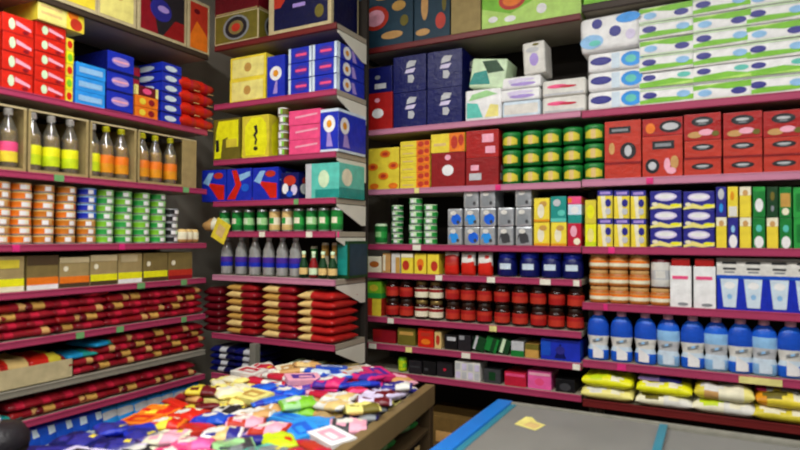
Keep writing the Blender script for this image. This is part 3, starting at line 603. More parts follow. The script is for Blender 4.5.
# ================================================================== COFFEE BAY (R)
FL = [('e', .45, .55, .2, .22, 'redor'), ('e', .45, .55, .14, .15, 'pink_l'), ('e', .2, .25, .14, .06, 'tan'), ('e', .7, .2, .16, .07, 'tan'), ('e', .8, .7, .1, .09, 'gold'), ('e', .15, .8, .1, .06, 'olive'), ('e', .6, .9, .15, .05, 'tan'), ('e', .88, .42, .06, .1, 'olive'), ('e', .3, .88, .06, .05, 'redor')]
single('R', 0, 345, 412, 0, 'darkteal', FL, 'dark teal flower printed carton with pink emblem at the corner end', h=.33, depth=.32)
single('R', 0, 413, 449, 0, 'darkteal', [('e', .3, .6, .1, .25, 'tan'), ('e', .6, .8, .2, .06, 'gold'), ('e', .75, .3, .14, .14, 'redor'), ('e', .25, .15, .2, .06, 'tan'), ('e', .85, .6, .06, .15, 'olive')], 'dark teal flower printed carton beside the blank khaki carton', h=.33, depth=.32)
single('R', 0, 450, 480, 0, 'khaki', [('r', 0, 1, .0, .03, 'khaki_d')], 'blank khaki carton between the flower cartons and green carton', h=.33, depth=.32)
GR = [('p', [(0, 0), (1, 0), (1, .25), (.6, .4), (.3, .2), (0, .35)], 'grass_l'), ('e', .32, .42, .14, .16, 'redor'), ('e', .32, .42, .1, .1, 'orange'), ('e', .12, .15, .05, .05, 'white'), ('e', .3, .12, .06, .05, 'white'), ('e', .62, .2, .05, .08, 'white'), ('e', .75, .5, .12, .2, 'lime')]
single('R', 0, 481, 581, 0, 'grass', GR, 'green carton with orange emblem above the white soft packs', h=.33, depth=.34)
single('Q', 0, 583, 640, 0, 'green2', [('p', [(0, 0), (1, 0), (1, .3), (0, .2)], 'grass'), ('e', .5, .6, .2, .2, 'lime')], 'green carton above the toilet roll bag', h=.3, depth=.34)
single('Q', 0, 641, 698, 0, 'grass', [('p', [(0, 0), (1, 0), (1, .25), (0, .3)], 'green2'), ('e', .5, .6, .2, .2, 'lime')], 'green carton above the first column of tissue packs', h=.3, depth=.34)
WN = [('p', [(.4, .66), (.66, .7), (.72, .84), (.5, .86), (.42, .78)], 'palegrey'), ('p', [(.36, .52), (.62, .52), (.7, .64), (.4, .62)], 'lilac'), ('p', [(.46, .26), (.6, .24), (.66, .36), (.6, .46), (.46, .46)], 'palegrey')]
column('R', 1, 362, 391, [(38, 'red2', [('e', .5, .45, .2, .13, 'white'), ('e', .48, .8, .09, .06, 'pink_l')], 'red carton with round white emblem under a navy one', 'carton', 'carton'), (26, 'navy', [('r', .4, .8, .15, .35, 'palegrey'), ('e', .5, .6, .1, .08, 'grey')], 'low navy carton resting on the red emblem carton', 'carton', 'carton')], depth=.3)
column('R', 1, 392, 425, [(36, 'navy', WN, 'navy carton with pale marks, lower of the pair beside the red carton', 'carton', 'carton'), (37, 'navy', WN, 'navy carton with pale marks, upper of the pair beside the red carton', 'carton', 'carton')], depth=.3)
column('R', 1, 426, 461, [(37, 'navy', WN, 'navy carton with pale marks, lower of the pair beside the green soft packs', 'carton', 'carton'), (38, 'navy', WN, 'navy carton with pale marks, upper of the pair beside the green soft packs', 'carton', 'carton')], depth=.3)
def softpack(w_, d_, h_, base, front, seed=1, name='tissue_pack', bev=.012, flap=None):
    def f():
        mb = MB(); R = random.Random(seed)
        t = bmesh.new(); bmesh.ops.create_cube(t, size=1); bmesh.ops.scale(t, vec=(w_, d_, h_), verts=t.verts); bmesh.ops.translate(t, vec=(0, d_ / 2, h_ / 2), verts=t.verts)
        bmesh.ops.bevel(t, geom=t.edges[:], offset=bev, segments=3, affect='EDGES', profile=.6)
        i = mb.mi(base); mp = {v: mb.bm.verts.new(v.co) for v in t.verts}
        for g in t.faces:
            q = mb.bm.faces.new([mp[v] for v in g.verts]); q.material_index = i; q.smooth = True
        t.free(); decal(mb, 'f', (w_, d_, h_), front)
        o = obj(name, mb)
        if flap:
            fl = MB(); fl.box(-w_ * .14, w_ * .14, d_ * .3, d_ * .7, h_ - .0005, h_ + .0015, flap, .0005); child(o, 'opening_flap', fl)
        return o
    return Proto(f)
GW = [('p', [(.05, .1), (.5, .1), (.35, .55), (.05, .6)], 'aqua'), ('p', [(.1, .65), (.9, .8), (.6, .95), (.2, .85)], 'green_l'), ('p', [(.55, .1), (.92, .1), (.92, .45), (.7, .5)], 'yellow_l')]
WP = [('e', .5, .7, .34, .14, 'lilac'), ('e', .55, .35, .32, .16, 'purple_l'), ('r', .2, .45, .45, .6, 'lilac')]
WS = [('e', .35, .6, .24, .12, 'pink'), ('e', .6, .55, .2, .08, 'crimson'), ('r', .05, .95, .08, .2, 'palegrey')]
def putsoft(p, bay, k, px, z, label, rot=0, inset=.015, tilt=0, cat='soft pack', grp='white soft packs'):
    o = p.get(); tag(o, label, cat, grp); place(o, bay, sum(span(bay, k, px - .5, px + .5)) / 2, z, inset, rot); o.rotation_euler[1] = tilt; return o
z1 = board('R', 1)
g1 = softpack(.205, .2, .17, 'white', GW, 1); putsoft(g1, 'R', 1, 482, z1, 'white and green soft pack standing beside the navy cartons')
g2 = softpack(.2, .18, .16, 'green_p', [('p', [(.0, .1), (.6, .15), (.45, .6), (.1, .5)], 'teal'), ('p', [(.5, .5), (.95, .6), (.7, .95), (.3, .9)], 'darkgreen')], 2); putsoft(g2, 'R', 1, 485, z1 + .172, 'tilted green soft pack lying on the white and green one', tilt=.14)
w1 = softpack(.20, .2, .085, 'paleblue', [('r', .05, .95, .2, .8, 'offwhite')], 3); putsoft(w1, 'R', 1, 520, z1, 'plain pale soft pack beneath the purple printed packs')
w2 = softpack(.21, .2, .062, 'white', WP, 4)
putsoft(w2, 'R', 1, 519, z1 + .087, 'purple printed soft pack lying under another'); putsoft(w2, 'R', 1, 520, z1 + .151, 'purple printed soft pack lying beneath the upright one')
w3 = softpack(.115, .15, .17, 'offwhite', [('e', .5, .45, .2, .2, 'purple_l'), ('e', .45, .75, .3, .08, 'palegrey'), ('e', .6, .9, .15, .04, 'olive')], 5); putsoft(w3, 'R', 1, 534, z1 + .216, 'white soft pack standing upright on the purple printed packs', tilt=-.05)
w4 = softpack(.215, .2, .085, 'offwhite', WS, 6)
putsoft(w4, 'R', 1, 563, z1, 'white soft pack with pink script, lower of two'); putsoft(w4, 'R', 1, 563, z1 + .087, 'white soft pack with pink script, upper of two')
# shelf 2
RG = [('e', .55, .85, .17, .09, 'orange'), ('e', .55, .85, .09, .045, 'redor'), ('e', .15, .55, .17, .09, 'orange'), ('e', .15, .55, .09, .045, 'redor'), ('e', .82, .56, .16, .09, 'orange'), ('e', .82, .56, .08, .045, 'redor'), ('e', .5, .32, .17, .09, 'orange'), ('e', .5, .32, .09, .045, 'redor'), ('e', .2, .08, .15, .07, 'orange'), ('e', .82, .08, .15, .07, 'orange')]
column('R', 2, 367, 398, [(42, 'yellow', RG, 'tall yellow box with orange rings at the corner end', 'box', 'snack_box')], depth=.28)
YO = [('r', 0, .55, 0, 1, 'yellow'), ('r', .08, .45, .35, .5, 'gold_l'), ('r', .55, 1, 0, 1, 'orange'), ('e', .7, .5, .1, .35, 'redor'), ('e', .9, .6, .08, .3, 'redor')]
column('R', 2, 399, 429, [(8, 'yellow', YO, f'slim yellow and orange box, {tier(r, 6)} of six', 'box', 'snack_box') for r in range(6)], depth=.28)
column('R', 2, 430, 464, [(35, 'red3', [('e', .5, .48, .17, .16, 'white'), ('e', .5, .85, .09, .08, 'pink_l')], 'dark red box with round white emblem under a yellow box', 'box', 'snack_box'), (19, 'yellow', YO, 'yellow and orange box lying on the dark red emblem box', 'box', 'snack_box')], depth=.28)
column('R', 2, 465, 498, [(29, 'red3', [('r', .15, .4, .55, .75, 'pink_l'), ('r', .1, .48, .2, .45, 'palegrey')], 'dark red box with pale marks, lower of two', 'box', 'snack_box'), (29, 'red2', [('r', .5, .85, .55, .85, 'pink_l'), ('r', .6, .9, .15, .4, 'pink_l')], 'dark red box with pale marks, upper of two', 'box', 'snack_box')], depth=.28)
def greenjar():
    w_ = .098; h_ = .088; e = empty('margarine_tub')
    mb = MB(); mb.lathe([(0, 0), (.042, 0), (.048, .004), (.0495, .062)], ['green'] * 3, 22, cy=.05); child(e, 'body', mb)
    child(e, 'lid', MB().lathe([(.0505, .062), (.051, .066), (.0505, .078), (.044, .084), (0, .084)], 'green', 22, cy=.05))
    k = MB()
    for i in range(8):
        t0 = -PI / 2 - .88 + i * .22; t1 = t0 + .22; r = .0502
        lo = .012 + .006 * abs(i - 3.5) / 3.5; hi = .06 - .012 * (abs(i - 3.5) / 3.5) ** 2
        k.poly([(r * math.cos(t0), .05 + r * math.sin(t0), lo), (r * math.cos(t1), .05 + r * math.sin(t1), lo), (r * math.cos(t1), .05 + r * math.sin(t1), hi), (r * math.cos(t0), .05 + r * math.sin(t0), hi)], 'yellow3' if i not in (3, 4) else 'gold_l', True)
    child(e, 'label', k); return e
GJ = Proto(greenjar)
for o_ in ('R',): grid(GJ, 'R', 2, [509, 529.5, 550, 571], 3, .0955, 'green tub with yellow label', 'tub', 'green tubs with yellow labels', where=', coffee bay', inset=.005, rotj=.04, jit=.001)
grid(GJ, 'Q', 2, [593], 3, .0955, 'green tub with yellow label beside the red tea boxes', 'tub', 'green tubs with yellow labels', inset=.005, rotj=.04, jit=.001)
# shelf 3
Tg3 = tin('green', 'green_l', 'green_p', r=.034, h=.031); Tg4 = tin('green2', 'green_p', 'green_p', r=.038, h=.036)
grid(Tg3, 'R', 3, [394], 7, .0325, 'pale green flat tin', 'tin', 'pale green flat tins', where=', in the narrow stack', inset=.004, rotj=.3)
grid(Tg4, 'R', 3, [412, 427], [7, 6], .038, 'green and cream flat tin', 'tin', 'green and cream flat tins', inset=.01, rotj=.3)
Tub = can('green', 'green2', r=.038, h=.12, lid='green_p', name='milk_tin', patch='green_l')
o = Tub.get(); tag(o, 'green tin with pale lid standing alone at the corner end', 'tin'); place(o, 'R', on('R', 378)[0], board('R', 3), .0)
def silverpack(seed, c):
    def f():
        w_, d_, h_ = .085, .16, .098; R = random.Random(seed); mb = MB(); mb.box(-w_ / 2, w_ / 2, 0, d_, 0, h_, 'silver', .008)
        decal(mb, 'f', (w_, d_, h_), [('e', .5 + R.uniform(-.1, .1), .4, .34, .3, c), ('e', .4, .75, .2, .12, 'offwhite'), ('e', .72, .25, .1, .1, 'darkgrey'), ('p', [(.1, .1), (.3, .1), (.2, .5)], 'grey')])
        return obj('drink_pack', mb)
    return Proto(f)
SP = [silverpack(1, 'sky'), silverpack(2, 'brightblue'), silverpack(3, 'grey'), silverpack(4, 'darkgrey')]
z3 = board('R', 3); n_ = 0
def sp(px, r, p, label, h0=.1):
    o = p.get(); tag(o, label, 'drink pack', 'silver drink packs'); place(o, 'R', sum(span('R', 3, px - .5, px + .5)) / 2, z3 + r * .1, .006 + RND.random() * .01, RND.uniform(-.05, .05))
for ci, (px, n, kinds) in enumerate([(454, 2, '01'), (470.5, 3, '102'), (487, 3, '012'), (505, 2, '32'), (523, 3, '322')]):
    for r in range(n):
        sp(px, r, SP[int(kinds[r])], f'silver drink pack with {["light blue", "blue", "grey", "dark"][int(kinds[r])]} blot, {tier(r, n)} in the {ORD[ci]} stack from the corner')
YL = [('e', .45, .45, .22, .3, 'cream'), ('e', .6, .75, .25, .12, 'gold'), ('r', 0, 1, 0, .1, 'amber')]
column('R', 3, 533, 549, [(24, 'yellow', YL, 'yellow box at the foot of the pair by the silver packs', 'box', 'cereal_box'), (24, 'yellow', YL[::-1], 'yellow box on top of the pair by the silver packs', 'box', 'cereal_box')], depth=.2)
column('R', 3, 550, 566, [(24, 'yellow', YL, 'yellow box standing under the teal one', 'box', 'cereal_box'), (26, 'teal', [('e', .4, .75, .25, .14, 'palegrey'), ('e', .7, .35, .25, .12, 'aqua'), ('r', 0, 1, 0, .15, 'aqua')], 'teal box standing on a yellow one', 'box', 'cereal_box')], depth=.2)
column('R', 3, 567, 581, [(23, 'crimson', [('e', .45, .65, .25, .25, 'pink_l'), ('e', .7, .2, .25, .15, 'cream')], 'crimson and cream box beneath the white and teal box', 'box', 'cereal_box'), (19, 'paleblue', [('r', 0, 1, 0, .45, 'teal'), ('e', .5, .7, .3, .2, 'white')], 'white and teal box beneath the flat pink one', 'box', 'cereal_box'), (8, 'pink', [('r', 0, .3, .2, .8, 'orange')], 'flat pink box lying on the white and teal box', 'box', 'cereal_box')], depth=.2)
# shelf 4
for (a, b, h, base, fr, lab) in [(366, 380, 16, 'cream', [('e', .5, .5, .35, .2, 'brownorange')], 'cream pack with brown blot at the corner end'), (381, 389, 24, 'tan', [('r', .1, .4, .1, .9, 'cream')], 'slim tan box beside the cream pack'), (390, 399, 25, 'offwhite', [('r', .5, 1, 0, .8, 'gold')], 'slim white and gold box'),
     (400, 412, 25, 'yellow', [('e', .4, .4, .3, .25, 'redor'), ('r', 0, 1, .8, 1, 'cream')], 'yellow box with red blot, first of three from the corner'), (413, 425, 25, 'yellow', [('e', .5, .5, .3, .25, 'orange'), ('e', .5, .3, .2, .15, 'redor')], 'yellow box with red blot, middle of three'), (426, 438, 25, 'yellow', [('e', .6, .4, .3, .25, 'redor')], 'yellow box with red blot, beside the red pouches')]:
    column('R', 4, a, b, [(h, base, fr, lab, 'box', 'biscuit_box')], depth=.2)
PR = bag(.082, .125, .05, 'red', 'red2', 'redor', 'soup_pouch', 'offwhite')
PR2 = bag(.082, .125, .05, 'red', 'offwhite', 'red', 'soup_pouch', 'offwhite')
grid(PR, 'R', 4, [449, 466, 483], 1, .1, lambda c, r: ['red pouch with pale seal', 'red pouch with large white top', 'red pouch with large white top'][c], 'pouch', 'red pouches beside the yellow boxes', inset=.01, rotj=.05, alt=lambda c, r: [PR, PR2, PR2][c])
PN = bag(.112, .128, .06, 'navy', 'blue', 'paleblue', 'milk_powder_pouch', 'navy')
def navyjar():
    e = empty('cream_jar'); r = .052
    child(e, 'body', MB().lathe([(0, .001), (r * .95, .001), (r, .01), (r, .085), (r * .85, .1)], 'navy', 20, cy=r))
    child(e, 'lid', MB().lathe([(r * .86, .098), (r * .88, .102), (r * .88, .122), (r * .8, .126), (0, .126)], 'blue', 20, cy=r))
    k = MB()
    for i in range(6):
        t0 = -PI / 2 - .6 + i * .2; t1 = t0 + .2; q = r + .001
        k.poly([(q * math.cos(t0), r + q * math.sin(t0), .04), (q * math.cos(t1), r + q * math.sin(t1), .04), (q * math.cos(t1), r + q * math.sin(t1), .07), (q * math.cos(t0), r + q * math.sin(t0), .07)], 'paleblue', True)
    child(e, 'label', k); return e
grid(Proto(navyjar), 'R', 4, [504, 527, 549.5, 571], 1, .1, 'navy jar with pale blue label', 'jar', 'navy jars in the coffee bay', where=', above coffee', inset=.01, rotj=.05)
# shelf 5 coffee jars
def coffee(lab, mid):
    def f():
        e = empty('coffee_jar'); r = .041; a = 8
        child(e, 'body', MB().lathe([(0, .001), (r * .93, .001), (r, .008), (r, .07), (r * .9, .08), (r * .74, .086)], 'jar', 16, cy=r))
        child(e, 'lid', MB().lathe([(r * .8, .084), (r * .83, .087), (r * .83, .103), (r * .76, .106), (0, .106)], 'lid_dark' if lab != 'cream' else 'lid_gold', 16, cy=r))
        child(e, 'label', MB().lathe([(r + .0008, .014), (r + .001, .018), (r + .001, .045), (r + .001, .062), (r + .0008, .066)], [lab, lab, mid, lab], 16, cy=r)); return e
    return Proto(f)
CJ, CJ2 = coffee('redor', 'red2'), coffee('cream', 'red3'); CJ3 = coffee('red2', 'redor')
cc = [389, 402.5, 418, 433, 449.5, 465, 481.5, 499, 517.5, 536, 554.5, 573.5]
grid(CJ, 'R', 5, cc, 2, .1085, lambda c, r: 'coffee jar with cream label' if c in (2, 3) else 'dark coffee jar with red label', 'jar', 'coffee jars', inset=.008, rotj=.6, jit=.002, alt=lambda c, r: CJ2 if c in (2, 3) else (CJ3 if (c * 2 + r) % 3 == 0 else CJ))
column('R', 5, 365, 380, [(22, 'yellow', [('r', 0, .4, 0, 1, 'redor')], 'yellow and red box under the green box at the corner end', 'box', 'tea_box'), (22, 'grass', [('e', .5, .6, .3, .2, 'yellow3'), ('r', 0, 1, 0, .3, 'green2')], 'green box stacked on the yellow and red one', 'box', 'tea_box')], depth=.16)
# shelf 6
for (a, b, h, base, fr, lab) in [(370, 393, 13, 'maroon', [('r', 0, .4, .4, 1, 'red3')], 'low maroon box above the first price tickets'), (396, 414, 17, 'olive', [('r', .1, .9, .6, .8, 'gold')], 'olive box beside the bright red one'), (416, 432, 21, 'red', [('r', .2, .8, .6, .8, 'redor'), ('e', .5, .3, .3, .15, 'orange')], 'bright red box below the coffee jars'),
     (434, 441, 17, 'gold_l', [('e', .5, .5, .3, .3, 'redor')], 'slim gold box beside the bright red one'), (442, 455, 15, 'black', [('r', .2, .9, .6, .85, 'palegrey')], 'black box with pale strip below the coffee jars'), (456, 469, 16, 'black2', [('r', .1, .5, .7, .95, 'silver')], 'black box with short silver strip')]:
    column('R', 6, a, b, [(h, base, fr, lab, 'box', 'chocolate_box')], depth=.18, jit=.02)
def lean(px, w_, h_, t_, base, fr, label, ang, k=6):
    o = carton(w_, t_, h_, base, fr, name='gum_box'); tag(o, label, 'box'); place(o, 'R', on('R', px, 345)[0], board('R', k) + abs(math.sin(ang)) * w_ / 2, .02, 0); o.rotation_euler[1] = ang
lean(476, .07, .075, .12, 'darkgreen', [('r', .1, .3, 0, 1, 'palegrey')], 'dark green box leaning, first of three', .3)
lean(488, .07, .075, .12, 'green', [('r', .5, .8, 0, 1, 'darkgreen')], 'green box leaning, middle of three', .3)
lean(501, .06, .075, .12, 'darkgreen', [('r', .2, .5, 0, 1, 'green_p')], 'dark green box leaning beside the flat gold boxes', .3)
column('R', 6, 510, 523, [(15, 'palegrey', [('r', 0, 1, 0, .4, 'green')], 'white and green box beside the gold one', 'box', 'chocolate_box')], depth=.16)
column('R', 6, 524, 538, [(14, 'gold', [('r', 0, 1, .6, 1, 'olive')], 'low gold box beside the big blue pack', 'box', 'chocolate_box')], depth=.16)
column('R', 6, 540, 580, [(22, 'blue', [('p', [(.35, .1), (.5, .85), (.65, .1)], 'navy'), ('e', .5, .5, .12, .2, 'indigo'), ('r', 0, .25, .2, .9, 'royal')], 'wide blue box with a dark peak emblem', 'box', 'chocolate_box')], depth=.22)
# shelf 7
o = can('lime', 'grass', r=.026, h=.078, lid='grass', name='snack_can', patch='lime').get(); tag(o, 'lime green can on the lowest coffee bay shelf', 'can'); place(o, 'R', on('R', 399, 365)[0], board('R', 7), .02)
for (a, b, h, base, fr, lab) in [(407, 420, 13, 'black2', [('r', .1, .9, .5, .6, 'darkgrey')], 'black box next to the lime can'), (421, 434, 14, 'black', [('r', .1, .4, .3, .5, 'darkgrey')], 'black box in the middle of three by the lime can'), (435, 451, 15, 'black2', [('e', .5, .5, .1, .1, 'crimson')], 'black box with a tiny crimson dot'),
     (483, 500, 14, 'darkgrey', [('r', .3, .7, .2, .8, 'darkgreen')], 'dark grey box beside the white multipack'), (503, 525, 14, 'crimson', [('r', .05, .95, .7, .9, 'pink')], 'crimson box beside the pink one'), (527, 551, 18, 'hotpink', [('r', .05, .95, .75, .9, 'pink_l'), ('e', .5, .4, .2, .2, 'pink')], 'pink box on the lowest coffee bay shelf'), (555, 575, 13, 'black', [('e', .5, .4, .3, .3, 'darkgrey')], 'black box beside the pink one')]:
    column('R', 7, a, b, [(h, base, fr, lab, 'box', 'soap_box')], depth=.18, jit=.015)
def multipack():
    mb = MB(); w_, d_, h_ = .145, .12, .1
    mb.box(-w_ / 2, w_ / 2, 0, d_, 0, h_, 'offwhite', .004)
    decal(mb, 'f', (w_, d_, h_), [('r', .04 + i * .25, .22 + i * .25, .1 + j * .45, .45 + j * .45, 'palegrey' if (i + j) % 2 else 'lilac') for i in range(4) for j in range(2)])
    return obj('white_multipack', mb)
o = multipack(); tag(o, 'white chequered multipack on the lowest coffee bay shelf', 'pack'); place(o, 'R', on('R', 467, 375)[0], board('R', 7), .005)
# low cartons under the bay
o = carton(.36, .3, .4, 'card', [('r', .0, 1, .46, .52, 'gold_l')], name='carton'); tag(o, 'plain brown carton on the floor between table and freezer', 'carton'); o.location = (-1.34, 3.055, 0); 
o = carton(.3, .28, .2, 'card_d', [('r', .3, .7, .3, .6, 'tan')], name='carton'); tag(o, 'darker brown carton standing on the plain floor carton', 'carton'); o.location = (-1.33, 3.06, .4005)
# ================================================================== TISSUE BAY (Q)
TR = [('e', .2, .3, .2, .2, 'lightblue'), ('e', .3, .78, .09, .14, 'indigo'), ('e', .6, .5, .1, .15, 'indigo'), ('e', .82, .82, .2, .14, 'sky'), ('e', .25, .25, .1, .08, 'aqua'), ('e', .85, .35, .08, .14, 'lilac')]
TR2 = [('e', .25, .55, .2, .22, 'indigo'), ('e', .82, .5, .2, .38, 'sky'), ('e', .8, .5, .1, .2, 'aqua'), ('r', .45, .6, .1, .9, 'paleblue')]
zq = board('Q', 1)
rb = softpack(.25, .2, .093, 'white', TR2, 8, 'toilet_roll_pack', .02)
for r in range(3): putsoft(rb, 'Q', 1, 614, zq + r * .0955, f'white toilet roll pack with blue oval, {tier(r, 3)} of three', grp='toilet roll packs', cat='toilet rolls')
rb2 = softpack(.275, .2, .175, 'white', TR, 9, 'toilet_roll_pack', .03); putsoft(rb2, 'Q', 1, 610, zq + .288, 'large toilet roll bag with blue spots on top of the roll packs', tilt=-.03, grp='toilet roll packs', cat='toilet rolls', inset=.0)
TA = [('r', .02, .98, .03, .12, 'offwhite'), ('p', [(.02, .1), (.98, .2), (.98, .5), (.7, .42), (.35, .45), (.02, .32)], 'grass'), ('r', .02, .98, .88, .97, 'green_p'), ('e', .2, .6, .13, .2, 'indigo'), ('e', .8, .55, .12, .2, 'lightblue')]
TB = [('p', [(.02, .9), (.98, .95), (.98, .6), (.6, .55), (.3, .7), (.02, .6)], 'grass'), ('p', [(.02, .9), (.6, .93), (.3, .8)], 'grass_l'), ('e', .78, .4, .13, .2, 'indigo'), ('e', .22, .42, .12, .2, 'lightblue'), ('r', .02, .98, .03, .1, 'green_p')]
TC = [('p', [(.02, .1), (.98, .1), (.98, .35), (.6, .55), (.02, .4)], 'grass'), ('p', [(.3, .15), (.98, .12), (.98, .3)], 'grass_l'), ('e', .2, .68, .12, .18, 'indigo'), ('e', .82, .68, .12, .16, 'aqua')]
TPs = [softpack(.238, .13, .0775, 'white', t, 10 + i, 'tissue_pack', .016, 'paleblue') for i, t in enumerate((TA, TB, TC))]
k_ = 0
for ci, px in enumerate((666, 722, 778, 835)):
    for r in range(6 if ci < 3 else 6):
        p = TPs[(0, 2, 0, 1, 0, 1)[r] if ci != 1 else (1, 2, 0, 0, 1, 0)[r]]
        putsoft(p, 'Q', 1, px, zq + r * .0785, f'green and white tissue pack, {tier(r, 6)}, {ORD[ci]} stack from the toilet rolls', rot=RND.uniform(-.02, .02), cat='tissue pack', grp='green and white tissue packs', inset=.006 + RND.random() * .006)
for ci, px in enumerate((722, 778, 835)):
    putsoft(TPs[ci % 2], 'Q', 1, px, SH['Q'][0] + .022, f'green and white tissue pack lying above the high rail, {ORD[ci]} from the cartons', rot=.03, cat='tissue pack', grp='green and white tissue packs', inset=.01)
# shelf 2 tea cartons
EM = lambda cx, cz, s=1: [('e', cx, cz, .3 * s, .19, 'black2'), ('p', [(cx - .24 * s, cz + .1), (cx + .24 * s, cz + .1), (cx + .14 * s, cz - .13), (cx - .14 * s, cz - .13)], 'darkgrey'), ('e', cx, cz + .02, .17 * s, .055, 'palegrey'), ('r', cx - .1 * s, cx + .1 * s, cz - .11, cz - .06, 'grey')]
column('Q', 2, 604, 641, [(16, 'redor', [('r', 0, 1, .92, 1, 'red3')], 'flat plain red carton under the large emblem carton', 'carton', 'tea_carton'),
   (43, 'redor', [('r', .12, .72, .7, .86, 'black2'), ('r', .2, .65, .75, .81, 'grey'), ('e', .65, .28, .22, .2, 'black2'), ('e', .65, .28, .1, .13, 'palegrey'), ('e', .2, .35, .08, .14, 'tan'), ('r', 0, 1, 0, .03, 'red3')], 'large red carton with two black emblems, beside the green tubs', 'carton', 'tea_carton')], depth=.28)
column('Q', 2, 642, 683, [(42, 'redor', [('r', .25, .8, .68, .88, 'black2'), ('r', .32, .72, .74, .82, 'grey'), ('e', .25, .28, .18, .18, 'black2'), ('e', .25, .28, .1, .1, 'palegrey'), ('e', .62, .3, .08, .16, 'pink_l'), ('e', .8, .35, .1, .16, 'tan'), ('e', .72, .15, .12, .08, 'pink_l')], 'large red carton with photo print, under a low red one', 'carton', 'tea_carton'),
   (18, 'red2', [('e', .7, .5, .28, .35, 'black2'), ('e', .7, .5, .2, .2, 'palegrey'), ('e', .2, .45, .12, .3, 'orange')], 'low red carton lying on the large photo print carton', 'carton', 'tea_carton')], depth=.28)
for ci, (a, b) in enumerate(((684, 722), (723, 763), (764, 806), (807, 852))):
    column('Q', 2, a, b, [(18, 'redor', EM(.5, .52) + [('r', 0, 1, .94, 1, 'red3')], f'low red tea carton, bottom of the {ORD[ci]} stack past the photo print carton', 'carton', 'tea_carton'),
       (18, 'redor', EM(.5, .6) + [('r', 0, 1, 0, .06, 'red3')], f'low red tea carton, middle of the {ORD[ci]} stack past the photo print carton', 'carton', 'tea_carton'),
       (27, 'red2', EM(.5, .7) + [('e', .3, .2, .2, .12, 'tan'), ('e', .6, .28, .2, .12, 'pink_l'), ('e', .85, .22, .1, .1, 'olive')], f'taller red tea carton, top of the {ORD[ci]} stack past the photo print carton', 'carton', 'tea_carton')], depth=.28)
# shelf 3
column('Q', 3, 584.5, 596, [(23, 'yellow2', [('r', 0, 1, 0, .2, 'lime'), ('e', .5, .5, .3, .3, 'yellow_l')], 'yellow box, lower of the pair at the bay seam', 'box', 'food_box'), (24, 'yellow3', [('e', .5, .5, .35, .3, 'yellow2')], 'yellow box, upper of the pair at the bay seam', 'box', 'food_box')], depth=.2)
PT = [('r', 0, 1, .8, 1, 'indigo'), ('r', .15, .85, .85, .95, 'purple_l'), ('p', [(0, 0), (.35, 0), (.2, .8), (0, .8)], 'yellow'), ('p', [(.35, 0), (.6, 0), (.5, .8), (.2, .8)], 'cream'), ('e', .7, .55, .2, .14, 'indigo'), ('e', .7, .25, .18, .12, 'palegrey'), ('r', .9, 1, 0, .8, 'yellow3')]
for ci, (a, b) in enumerate(((597, 612.5), (613.5, 629.5), (630.5, 646))):
    column('Q', 3, a, b, [(28.5, 'yellow', PT, f'yellow box with purple top band, {tier(r, 2)}, {ORD[ci]} of three from the seam', 'box', 'food_box') for r in range(2)], depth=.2)
WE = [('e', .5, .68, .36, .22, 'lilac'), ('e', .5, .7, .28, .12, 'white'), ('p', [(0, .12), (.3, .35), (.6, .2), (1, .3), (1, .1), (.6, .02), (.3, .08), (0, .02)], 'yellow_l'), ('e', .8, .22, .16, .08, 'yellow2'), ('e', .15, .3, .1, .1, 'cream')]
for ci, (a, b) in enumerate(((650, 682), (683, 715))):
    column('Q', 3, a, b, [(19, 'indigo', WE, f'wide purple box with white oval, {tier(r, 3)} of the {["stack nearer the seam", "stack farther from the seam"][ci]}', 'box', 'food_box') for r in range(3)], depth=.2)
def tall(base, top, spots): return base, [('r', 0, 1, .75, 1, top)] + spots
NW = {'pw': ('indigo', [('e', .5, .75, .3, .18, 'palegrey'), ('e', .5, .3, .2, .15, 'sky')]), 'pe': ('indigo', [('e', .5, .22, .4, .22, 'white'), ('e', .5, .62, .2, .12, 'lightblue')]), 'yc': ('yellow', [('r', 0, 1, .72, 1, 'cream'), ('e', .5, .8, .25, .1, 'tan')]), 'yw': ('yellow', [('r', .1, .9, .02, .35, 'offwhite'), ('e', .45, .7, .2, .15, 'amber')]),
      'gw': ('green', [('e', .5, .4, .34, .22, 'white'), ('r', 0, 1, .85, 1, 'green2')]), 'ge': ('green', [('e', .5, .2, .38, .2, 'white'), ('e', .5, .65, .25, .12, 'aqua')]), 'dg': ('darkgreen', [('e', .5, .3, .15, .1, 'grey'), ('e', .5, .7, .2, .15, 'olive')]), 'gg': ('green', [('r', .1, .9, .35, .8, 'gold'), ('e', .5, .2, .3, .12, 'cream')]), 'gl': ('green2', [('r', .2, .8, .2, .8, 'green')])}
NMS = {'pw': 'purple box with grey spot', 'pe': 'purple box with white oval foot', 'yc': 'yellow box with cream top', 'yw': 'yellow box with white foot', 'gw': 'green box with white circle', 'ge': 'green box with white oval foot', 'dg': 'dark green box', 'gg': 'green box with gold middle', 'gl': 'bright green box'}
for ci, (a, b, lo, hi) in enumerate([(716, 727, 'yc', 'pw'), (728, 739, 'pe', 'yw'), (740, 752, 'yc', 'yc'), (753, 766, 'ge', 'gw'), (767, 779, 'yc', 'dg'), (780, 793, 'ge', 'gg'), (794, 808, 'gl', 'gl'), (809, 823, 'yc', 'gl')]):
    column('Q', 3, a, b, [(31, NW[t][0], NW[t][1], f'narrow {NMS[t]}, {["lower", "upper"][r]} in the {ORD[ci]} pair past the ovals', 'box', 'food_box') for r, t in enumerate((lo, hi))], depth=.2)
